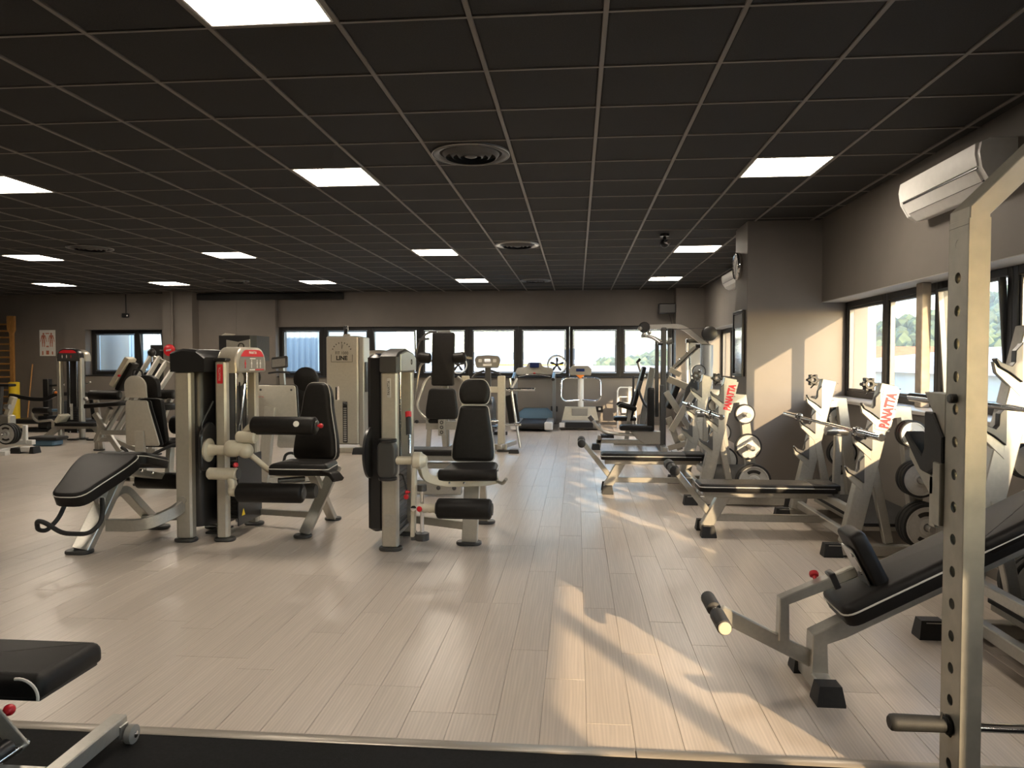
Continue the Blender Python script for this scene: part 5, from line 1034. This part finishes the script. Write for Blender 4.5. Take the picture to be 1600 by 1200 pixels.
# ------------------------------------------------------------------ pulley station and lever machine between benches and far wall
t = thing('lat_pulldown_machine', 'grey pulley station with bent overhead arm, black upright pad and low seat', 'machine', (1.2, 11.4, 0))
MB().box(1.285, 1.365, 11.35, 11.45, .03, 1.88, .01).build('column', 'graphite', t); MB().box(1.20, 1.255, 11.38, 11.46, .5, 1.70, .008).build('column', 'graphite', t); MB().cyl((1.42, 11.4, .8), (1.42, 11.4, 1.84), .035, n=16).build('guide_tube', 'greycol', t)
MB().tube([(1.06, 11.4, 1.885), (1.60, 11.4, 1.90), (2.02, 11.4, 1.56)], .03, w=.07, h=.075, up=(0, 1, 0), fil=.12).build('top_arm', 'steel', t)
MB().box(1.385, 1.45, 11.36, 11.44, 1.72, 1.86, .006).build('arm_bracket', 'plastic', t)
for x, z, r_ in ((1.03, 1.88, .085),): MB().lathe((x, 11.34, z), (0, 1, 0), [(0, r_*.9), (.01, r_), (.05, r_*.8), (.09, r_), (.10, r_*.9)], 22).build('pulley', 'plastic', t)
for x, z in ((.96, 1.86), (1.10, 1.80), (1.02, 1.77)): MB().ball((x, 11.32, z), .035).build('swivel', 'steel', t)
MB().lathe((1.98, 11.15, 1.775), (0, 1, 0), [(0, .09), (.01, .11), (.05, .085), (.09, .11), (.10, .09)], 26).build('pulley', 'plastic', t)
MB().cyl((1.05, 11.4, 1.83), (1.97, 11.22, 1.86), .005, n=6).build('cable', 'plastic', t)
la = MB().tube([(.98, 11.35, 1.745), (1.12, 11.35, 1.745), (1.30, 11.38, 1.66), (1.40, 11.4, 1.66)], .026, 10, fil=.08).build('lever_arm', 'steel', t); MB().tube([(1.08, 11.30, 1.74), (1.18, 11.28, 1.70), (1.28, 11.26, 1.62)], .022, 10, fil=.06).build('lever_arm', 'steel', t)
MB().cyl((1.22, 11.26, 1.63), (1.30, 11.26, 1.63), .028, n=12).build('lever_end', 'plastic', la); MB().cyl((1.38, 11.4, 1.62), (1.46, 11.4, 1.68), .045, n=14).build('collar', 'graphite', la)
MB().cyl((1.93, 11.05, .1), (1.93, 11.05, 1.60), .08, n=24).build('weight_shroud', 'greycol', t); MB().box(1.86, 2.0, 11.16, 11.30, .1, 1.62, .01).build('shroud_back', 'graphite', t)
pad('back_pad', rrect(.66, .14, .04, 4), (1.17, 11.25, .63), (0, 0, 1), (0, 1, 0), .10, t, .03, pipe=False)
MB().box(1.26, 1.32, 11.2, 11.3, .02, 1.0, .006).build('pad_post', 'graphite', t)
pad('seat', rrect(.50, .30, .05, 4), (.905, 11.3, .31), (1, 0, 0), (0, 1, 0), .075, t, .03, pipe=False)
MB().slab([(-.25, .0), (.1, -.0), (.22, 0), (.22, -.20), (-.02, -.20), (-.14, -.12)], (1.05, 11.26, .30), (1, 0, 0), (0, 0, 1), .06, .01).build('seat_frame', 'silver', t)
MB().bar((.30, 11.3, .13), (1.30, 11.3, .13), .07, .06).build('base_tube', 'silver', t); MB().bar((1.3, 10.9, .05), (1.3, 11.8, .05), .08, .07).build('base_tube', 'silver', t)
MB().bar((.33, 11.3, .03), (.36, 11.3, .22), .07, .07, (1, 0, 0)).build('foot_post', 'silver', t); rubber_foot(t, .23, .36, 11.22, 11.38, .09)
for k in range(9): MB().box(.37+k*.022, .387+k*.022, 11.15, 11.42, .19, .235, .004).build('tread_rib', 'rubber', t, smooth=False)
MB().tube([(.22, 11.2, .48), (.30, 11.2, .38), (.42, 11.2, .27), (.60, 11.22, .25), (1.0, 11.25, .23)], .024, 10, fil=.08).build('foot_lever', 'silver', t); MB().cyl((.19, 11.2, .52), (.24, 11.2, .455), .034, n=12).build('lever_end', 'graphite', t)
# second seat with raked back, behind
t = thing('raked_press_machine', 'raked seat with slim black backrest and armrests just left of the pulley station', 'machine', (.98, 11.9, 0))
rk = V((.27, 0, 1)).normalized()
MB().slab(rrect(.85, .30, .05, 4, .42, 0), (.90, 12.0, .45), rk, (0, 1, 0), .06, .025, 3).build('back_pad', 'vinyl', t); MB().bar((1.0, 12.0, .03), (1.22, 12.0, 1.26), .09, .09, (1, 0, 0)).build('back_post', 'silver', t)
for y in (11.75, 12.22): MB().slab(smooth_out([(0, -.02), (.30, -.05), (.32, .03), (.05, .05)], .03), (.64, y, .66), (1, 0, -.18), (0, 0, 1), .07, .02, 2).build('armrest', 'vinyl', t); MB().bar((.82, y, .40), (.86, y, .62), .03, .05, (1, 0, 0)).build('arm_post', 'silver', t)
MB().tube([(1.02, 11.8, 1.05), (.98, 11.8, .90), (1.08, 11.8, .66), (1.18, 11.9, .58)], .02, 8, fil=.08).build('press_lever', 'graphite', t); MB().tube([(.90, 11.8, 1.12), (.90, 11.8, .80), (.86, 11.8, .66)], .018, 8, fil=.05).build('press_lever', 'graphite', t)
pad('seat', rrect(.36, .32, .05, 4), (.78, 12.0, .40), (1, 0, 0), (0, 1, 0), .06, t, .025, pipe=False); MB().bar((.8, 12.0, .02), (.85, 12.0, .40), .07, .07, (0, 1, 0)).build('seat_post', 'silver', t); MB().bar((.6, 12.0, .04), (1.4, 12.0, .04), .08, .07).build('base_tube', 'silver', t)
MB().tube([(1.02, 12.3, 1.34), (1.05, 12.3, 1.22), (1.12, 12.3, 1.10)], .03, 8, fil=.05).build('top_grip', 'silver', t); MB().cyl((.99, 12.3, 1.33), (1.05, 12.3, 1.40), .022, n=10).build('grip_end', 'plastic', t)
# plate-loaded lever machine
t = thing('lever_press_machine', 'cream plate-loaded lever machine with crossed arms and raised rail, between pulley station and pier', 'machine', (1.55, 10.0, 0))
MB().bar((1.30, 10.4, 1.22), (1.64, 10.3, 1.56), .07, .05, (0, 0, 1)).build('raised_rail', 'silver', t); MB().cyl((1.31, 10.35, 1.20), (1.68, 10.25, 1.57), .016, n=8).build('rail_bar', 'chrome', t); MB().cyl((1.63, 10.24, 1.575), (1.69, 10.22, 1.575), .035, n=12).build('rail_knob', 'plastic', t)
for q in (.35, .65): MB().ball(V((1.30, 10.38, 1.26)).lerp(V((1.64, 10.28, 1.60)), q), .022).build('lug', 'chrome', t)
MB().bar((1.25, 10.2, 1.12), (1.62, 10.1, .96), .08, .09, (0, 0, 1)).build('lever_beam', 'cream', t); MB().bar((1.28, 10.25, 1.25), (1.42, 10.25, 1.17), .07, .07, (0, 0, 1)).build('lever_beam', 'cream', t)
MB().tube([(1.60, 10.1, .96), (1.56, 10.05, .88), (1.62, 10.05, .84), (1.67, 10.05, .92)], .014, 8, fil=.03).build('handle', 'graphite', t); MB().bar((1.55, 10.3, 1.45), (1.58, 10.3, 1.05), .018, .018).build('pull_rod', 'chrome', t)
MB().slab([(-.10, 0), (.12, 0), (.10, .28), (.02, .33), (-.06, .2)], (1.52, 10.0, .80), (1, 0, 0), (0, 0, 1), .03, .006).build('pivot_plate', 'graphite', t)
for p0, p1 in (((1.20, 10.0, .95), (1.62, 10.0, .30)), ((1.58, 9.95, .98), (1.26, 9.95, .42)), ((1.24, 10.05, .60), (1.40, 10.05, .16))): MB().bar(p0, p1, .05, .08, (1, 0, .5)).build('cross_arm', 'cream' if p0[0] > 1.5 else 'silver', t)
MB().bar((1.50, 10.3, .9), (1.36, 10.2, .66), .05, .07).build('seat_strut', 'silver', t); pad('back_pad', rrect(.36, .26, .05, 4), (1.36, 10.3, .86), (.4, 0, 1), (0, 1, 0), .07, t, .025, pipe=False)
for k, (x, z) in enumerate(((1.38, .34), (1.46, .38), (1.54, .33), (1.48, .27))): MB().lathe((x, 9.9, z), (.5, -1, .2), [(0, .02), (.01, .045), (.04, .05), (.07, .03), (.075, .005)], 14).build('hand_grip', 'cream', t)
MB().tube([(1.25, 10.05, .18), (1.6, 9.9, .30), (1.8, 9.85, .12), (1.85, 9.85, .03)], .03, w=.07, h=.07, up=(0, 0, 1), fil=.08).build('base_tube', 'silver', t)
MB().bar((1.72, 10.1, .03), (1.64, 10.1, 1.30), .08, .09, (0, 1, 0)).build('column', 'silver', t); MB().bar((1.2, 10.3, .04), (1.9, 10.3, .04), .08, .07).build('base_tube', 'silver', t); MB().bar((1.4, 9.7, .04), (1.4, 10.7, .04), .08, .07).build('base_tube', 'silver', t)
MB().cyl((1.63, 10.06, 1.225), (1.63, 9.93, 1.225), .022, n=12).build('plate_peg', 'chrome', t)
plate('small', (1.63, 9.99, 1.225), -1, 'single plate high on the cream lever machine', 'plates on the lever machine')
t = thing('cable_machine', 'silver machine frame with pale blue panel standing by the far right windows', 'machine', (2.0, 12.6, 0))
MB().slab(arch(.22, .95, .08, 5), (1.98, 12.6, .75), (1, 0, 0), (0, 0, 1), .10, .01).build('panel', 'greycol', t); MB().box(1.84, 1.87, 12.5, 12.6, .05, 1.72, .006).build('post', 'white', t); MB().box(2.10, 2.13, 12.5, 12.6, .05, 1.72, .006).build('post', 'white', t)
MB().box(1.80, 2.16, 12.45, 12.7, .02, .10, .01).build('base', 'silver', t); MB().box(1.83, 2.14, 12.5, 12.6, 1.66, 1.74, .01).build('cap', 'plastic', t)

# ------------------------------------------------------------------ wall and ceiling mounted things
t = thing('wall_clock', 'round chrome-rimmed clock high on the narrow side of the pier', 'clock', (1.85, 8.55, 2.44))
MB().lathe((1.85, 8.55, 2.44), (-1, 0, 0), [(0, .14), (.02, .155), (.045, .155), (.06, .145), (.055, .13), (.045, .128), (.04, .001)], 36).build('case', 'chrome', t); MB().lathe((1.803, 8.55, 2.44), (-1, 0, 0), [(0, .128), (.002, .128), (.0025, .001)], 36).build('dial', 'white', t)
MB().bar((1.7995, 8.55, 2.44), (1.7995, 8.50, 2.50), .008, .002, (1, 0, 0), 0).build('hand', 'print_dark', t); MB().bar((1.799, 8.55, 2.44), (1.799, 8.57, 2.34), .006, .002, (1, 0, 0), 0).build('hand', 'print_dark', t)
for k in range(12): a = R(30*k); MB().bar((1.8, 8.55+.105*math.cos(a), 2.44+.105*math.sin(a)), (1.8, 8.55+.12*math.cos(a), 2.44+.12*math.sin(a)), .007, .002, (1, 0, 0), 0).build('hour_mark', 'print_dark', t, smooth=False)
t = thing('framed_mirror', 'narrow upright framed mirror below the clock on the pier side', 'mirror', (1.85, 8.52, 1.56))
for a in ((8.27, 8.30, 1.19, 1.93), (8.74, 8.77, 1.19, 1.93), (8.30, 8.74, 1.19, 1.22), (8.30, 8.74, 1.90, 1.93)): MB().box(1.815, 1.85, a[0], a[1], a[2], a[3], .003).build('frame', 'plastic', t)
MB().box(1.828, 1.85, 8.30, 8.74, 1.22, 1.90, 0).build('mirror_glass', 'chrome', t, smooth=False); MB().box(1.8265, 1.8285, 8.31, 8.73, 1.74, 1.89, 0).build('printed_band', 'grey', t, smooth=False)
def aircon(x0, y0, y1, z0, z1, lab):
    t = thing('air_conditioner', lab, 'air conditioner', (2.64, (y0+y1)/2, z0)); h = z1-z0
    pr = [(0, h), (.16, h), (.205, h*.93), (.215, h*.72), (.20, h*.42), (.15, h*.12), (.09, 0), (0, .02)]
    MB().loft([[V((2.64-a, y, z0+b)) for a, b in pr] for y in (y0, y1)]).build('body', 'white', t, ang=28)
    MB().loft([[V((2.64-a, y, z0+b)) for a, b in ((.198, h*.95), (.224, h*.92), (.226, h*.70), (.212, h*.47), (.20, h*.47))] for y in (y0+.03, y1-.03)]).build('front_panel', 'white', t, ang=28)
    for a0, b0, a1, b1 in ((.203, .40, .165, .20), (.16, .165, .105, .03)): MB().loft([[V((2.64-a, y, z0+h*b)) for a, b in ((a0+.006, b0), (a1+.006, b1-.03), (a1-.004, b1), (a0-.006, b0+.02))] for y in (y0+.05, y1-.05)]).build('louver', 'white', t, ang=28)
    for y in (y0, y1): MB().loft([[V((2.64-a*1.012, y+q, z0+b*1.0)) for a, b in pr] for q in (-.012, .012)]).build('end_cap', 'white', t, ang=28)
    for b in (.435, .185): MB().box(2.64-.208+(.435-b)*.18, 2.64-.195+(.435-b)*.18, y0+.04, y1-.04, z0+h*b-.004, z0+h*b+.004, .001).build('seam', 'plastic', t)
    return t
aircon(2.42, 4.70, 5.80, 2.41, 2.71, 'white wall air conditioner at upper right behind the steel post beam')
aircon(2.42, 11.6, 12.6, 2.55, 2.80, 'white wall air conditioner half hidden behind the pier clock')
MB().box(2.60, 2.64, 4.25, 4.55, 2.35, 2.62, .006).build('trim_8', 'blind', kind=S)
t = thing('ceiling_camera', 'small black surveillance camera hanging from the ceiling left of the pier', 'camera', (1.04, 8.9, ZC))
MB().cyl((1.04, 8.9, ZC), (1.04, 8.9, ZC-.03), .055, n=18).build('mount', 'plastic', t); MB().cyl((1.04, 8.9, ZC-.03), (1.04, 8.9, ZC-.07), .02, n=10).build('neck', 'plastic', t); MB().ball((1.04, 8.9, ZC-.11), .055).build('dome', 'plastic', t); MB().cyl((1.05, 8.86, ZC-.10), (1.08, 8.80, ZC-.11), .03, n=14).build('lens', 'chrome', t)
t = thing('wall_speaker', 'black loudspeaker high in the far right corner', 'speaker', (1.87, 15.5, 2.35))
MB().box(1.69, 2.045, 15.40, 15.60, 2.35, 2.56, .015).build('cabinet', 'plastic', t); MB().box(1.71, 2.02, 15.388, 15.40, 2.365, 2.545, .004).build('grille', 'dplastic', t); MB().box(1.84, 1.90, 15.6, 15.8, 2.43, 2.48, .004).build('bracket', 'plastic', t)
MB().tube([(1.92, 15.55, 2.36), (2.0, 15.7, 2.15), (2.04, 15.78, 1.98)], .005, 5, fil=.05).build('cable', 'plastic', t)
for x, lab in ((-.485, 'black wall socket plate between the treadmill and the vibration platform'), (.49, 'black wall socket plate between the vibration platform and the step ladder')):
    t = thing('wall_socket', lab, 'socket', (x, 15.8, .33), 'wall sockets'); MB().slab(rrect(.15, .12, .01), (x, 15.802, .33), (1, 0, 0), (0, 0, 1), .012, .003).build('plate', 'plastic', t); MB().slab(rrect(.05, .05, .008), (x, 15.79, .335), (1, 0, 0), (0, 0, 1), .005, .002).build('insert', 'white', t)
t = thing('wall_sensor', 'small dark box on a thin conduit above the small window', 'sensor', (-10.2, 15.8, 2.4))
MB().box(-10.27, -10.13, 15.72, 15.8, 2.35, 2.45, .01).build('box', 'plastic', t); MB().cyl((-10.2, 15.785, 2.45), (-10.2, 15.785, ZC), .012, n=8).build('conduit', 'blind', t); MB().cyl((-10.15, 15.73, 2.40), (-10.12, 15.70, 2.39), .02, n=10).build('lens', 'chrome', t)
t = thing('drain_pipe', 'thin painted pipe running down the column beside the small window', 'pipe', (-8.86, 15.37, 0)); MB().cyl((-8.86, 15.355, 1.62), (-8.86, 15.355, ZC), .028, n=12).build('pipe', 'wall', t)
for z in (1.9, 2.6): MB().lathe((-8.86, 15.355, z), (0, 0, 1), [(0, .03), (0, .038), (.03, .038), (.03, .03)], 14, closed=True).build('clip', 'wall', t)
t = thing('red_valve', 'round red valve wheel on a horizontal pipe before the column', 'valve', (-8.86, 15.25, 1.6)); MB().lathe((-8.86, 15.28, 1.60), (0, -1, 0), [(0, .10), (.02, .13), (.05, .13), (.07, .10), (.075, .03), (.08, .001)], 24).build('wheel', 'red', t)
MB().cyl((-9.08, 15.25, 1.595), (-8.55, 15.25, 1.60), .018, n=10).build('pipe', 'graphite', t); MB().cyl((-8.86, 15.28, 1.60), (-8.86, 15.40, 1.60), .03, n=10).build('stem', 'graphite', t); MB().slab(rrect(.12, .035, .008), (-8.86, 15.20, 1.60), (1, 0, .15), (0, 0, 1), .004, .001).build('label', 'plate', t)
t = thing('black_cabinet', 'tall narrow black cabinet standing before the small window', 'cabinet', (-9.26, 15.5, 0)); MB().box(-9.40, -9.13, 15.4, 15.62, .04, 1.72, .008).build('body', 'plastic', t); MB().box(-9.38, -9.15, 15.39, 15.40, .10, 1.68, .003).build('door', 'plastic', t); MB().box(-9.39, -9.14, 15.42, 15.61, 0, .04, .003).build('plinth', 'blind', t); MB().cyl((-9.18, 15.375, .85), (-9.18, 15.375, 1.0), .008, n=8).build('handle', 'graphite', t)
# anatomy chart: flat print on the far wall
t = thing('anatomy_chart', 'white anatomy poster with red muscle figures on the dark far wall at left', 'poster', (-12.15, 15.84, 1.78))
pf = MB().box(-12.345, -11.955, 15.838, 15.848, 1.48, 2.08, .001).build('sheet', 'white', t, smooth=False)
MT['anat'] = mat('muscle_print', (.50, .16, .10), .6)
def anat(x, z, s):
    b = MB()
    for p0, p1, w_ in (((0, .12), (0, .46), .20), ((-.07, .1), (-.09, -.25), .095), ((.07, .1), (.09, -.25), .095), ((-.09, -.25), (-.08, -.55), .065), ((.09, -.25), (.08, -.55), .065), ((-.12, .44), (-.22, .12), .075), ((.12, .44), (.22, .12), .075), ((-.22, .12), (-.27, -.12), .05), ((.22, .12), (.27, -.12), .05)):
        b.bar((x+p0[0]*s, 15.8365, z+p0[1]*s), (x+p1[0]*s, 15.8365, z+p1[1]*s), w_*s, .001, (0, 1, 0), 0)
    b.cyl((x, 15.836, z+.56*s), (x, 15.837, z+.56*s), .085*s, n=10, bev=0); b.build('muscle_figure', 'anat', t, smooth=False)
anat(-12.245, 1.84, .27); anat(-12.055, 1.84, .27)
for x, z, w_, h_ in ((-12.15, 1.70, .06, .03), (-12.15, 1.56, .07, .09), (-12.27, 1.55, .03, .09), (-12.03, 1.55, .03, .07), (-12.15, 2.0, .09, .02)): MB().box(x-w_/2, x+w_/2, 15.836, 15.838, z-h_/2, z+h_/2, 0).build('diagram', 'anat', t, smooth=False)
MB().tube([(-12.352, 15.84, 1.475), (-12.352, 15.84, 2.085), (-11.948, 15.84, 2.085), (-11.948, 15.84, 1.475)], .006, 4, closed=True).build('frame', 'blind', t)
# wall bars, foam roll, stick, racks in the dark far left corner
t = thing('wall_bars', 'varnished wooden wall bars in the dark left corner', 'wall bars', (-13.0, 15.6, 0))
for x in (-12.82,): MB().slab([(-.045, 0), (.045, 0), (.045, 1.95), (.085, 2.02), (.085, 2.34), (-.10, 2.34), (-.10, 2.02), (-.045, 1.95)], (x, 15.62, .05), (1, 0, 0), (0, 0, 1), .06, .006).build('side_board', 'wood', t)
MB().slab([(-.045, 0), (.045, 0), (.045, 2.34), (-.045, 2.34)], (-13.34, 15.62, .05), (1, 0, 0), (0, 0, 1), .06, .006).build('side_board', 'wood', t)
for k in range(14): MB().cyl((-13.34, 15.59, .25+k*.15), (-12.82, 15.59, .25+k*.15), .02, n=10).build('rung', 'wood', t)
t = thing('foam_roll', 'tall yellow foam roll standing on the floor by the wooden wall bars', 'foam roll', (-12.47, 15.2, 0)); MB().lathe((-12.47, 15.2, .0), (0, 0, 1), [(0, .08), (.01, .105), (.89, .105), (.90, .08)], 24).build('roll', 'yellow', t); MB().cyl((-12.47, 15.2, .898), (-12.47, 15.2, .904), .03, n=12).build('core', 'plastic', t)
t = thing('wooden_stick', 'thin wooden stick leaning on the wall beside the yellow foam roll', 'stick', (-12.25, 15.3, 0)); MB().cyl((-12.22, 15.25, .0), (-12.36, 15.62, 1.28), .014, n=10).build('shaft', 'wood', t); MB().ball((-12.36, 15.62, 1.28), .016).build('tip', 'wood', t)
t = thing('black_press_machine', 'black lever machine with chrome handles in the dark behind the pulley tower', 'machine', (-10.0, 13.4, 0))
MB().box(-10.36, -10.24, 13.34, 13.46, .03, 1.02, .01).build('column', 'plastic', t); MB().bar((-10.3, 13.4, .88), (-9.98, 13.4, .90), .05, .04).build('top_arm', 'plastic', t); MB().cyl((-10.0, 13.38, .905), (-9.93, 13.38, .91), .025, n=10).build('handle', 'chrome', t)
MB().tube([(-11.0, 13.3, .70), (-10.5, 13.3, .62), (-10.25, 13.3, .62), (-10.05, 13.3, .72), (-9.6, 13.35, .74), (-9.2, 13.4, .70)], .035, w=.07, h=.07, up=(0, 0, 1), fil=.08).build('lever_beam', 'plastic', t)
for x in (-10.06, -9.95, -9.75): MB().cyl((x, 13.25, .78), (x+.06, 13.2, .80), .022, n=10).build('handle', 'chrome', t)
MB().cyl((-10.02, 13.24, .755), (-9.93, 13.22, .75), .025, n=10).build('grip', 'orange', t); MB().bar((-9.85, 13.4, .78), (-9.4, 13.4, .96), .03, .03).build('brace', 'steel', t); MB().bar((-9.3, 13.4, .03), (-9.4, 13.4, .75), .08, .08, (0, 1, 0)).build('column', 'plastic', t)
MB().box(-10.9, -9.3, 13.1, 13.7, .16, .24, .01).build('deck', 'plastic', t); MB().box(-10.8, -9.2, 13.2, 13.6, .0, .06, .01).build('base', 'plastic', t); MB().box(-10.4, -10.2, 13.25, 13.55, .05, .30, .01).build('column_foot', 'plastic', t)
MB().lathe((-9.65, 13.0, .45), (1, -.2, 0), [(0, .05), (0, .16), (.03, .18), (.06, .16), (.06, .05)], 22).build('roller_wheel', 'plastic', t); MB().cyl((-9.98, 13.0, .43), (-9.72, 13.0, .43), .03, n=10).build('axle', 'blue', t); MB().cyl((-9.73, 13.0, .43), (-9.70, 13.0, .43), .035, n=10).build('grip', 'red', t)
t = thing('t_bar_row', 'pale plate-loaded row machine cut by the left edge of the photo', 'machine', (-8.6, 10.1, 0))
MB().bar((-8.62, 10.3, .40), (-8.50, 10.35, .82), .07, .09, (0, 1, 0)).build('post', 'cream', t); MB().box(-8.75, -8.5, 10.25, 10.4, .15, .55, .02).build('body', 'silver', t); MB().cyl((-8.52, 10.2, .68), (-8.44, 10.2, .68), .04, n=12).build('clamp', 'steel', t)
MB().bar((-8.6, 10.3, .14), (-8.15, 10.3, .14), .08, .07).build('base_tube', 'white', t); MB().bar((-8.27, 10.28, .12), (-8.27, 10.28, .40), .06, .05, (0, 1, 0)).build('stop_post', 'white', t); MB().bar((-8.9, 9.85, .03), (-8.2, 9.85, .03), .10, .06).build('base_tube', 'white', t); MB().bar((-8.45, 9.85, .035), (-8.45, 10.3, .055), .10, .06).build('base_tube', 'white', t)
rubber_foot(t, -8.32, -8.16, 10.02, 10.2, .08); MB().box(-8.18, -8.0, 10.05, 10.17, .02, .10, .01).build('foot_end', 'white', t); rubber_foot(t, -8.02, -7.95, 10.03, 10.19, .1); MB().box(-8.8, -8.45, 10.2, 10.35, .98, 1.02, .01).build('top_pad', 'vinyl', t); MB().bar((-8.7, 10.3, .5), (-8.66, 10.3, .99), .05, .06, (0, 1, 0)).build('pad_post', 'graphite', t)
MB().cyl((-8.45, 10.28, .28), (-8.45, 10.02, .28), .024, n=12).build('plate_peg', 'chrome', t)
for k in range(3): plate('large', (-8.45, 10.24-k*.048, .28), -1, 'white-faced plate on the pale row machine at the left edge, %s' % ['innermost', 'middle one', 'frontmost'][k], 'plates on the left row machine')
t = thing('aerobic_step', 'dark low step platform on the floor behind the row machine plates', 'step', (-8.4, 11.0, 0)); MB().box(-8.75, -8.25, 10.9, 11.2, .10, .15, .02).build('top', 'rubber', t); MB().box(-8.7, -8.32, 10.93, 11.17, 0, .10, .02).build('base', 'blue', t)
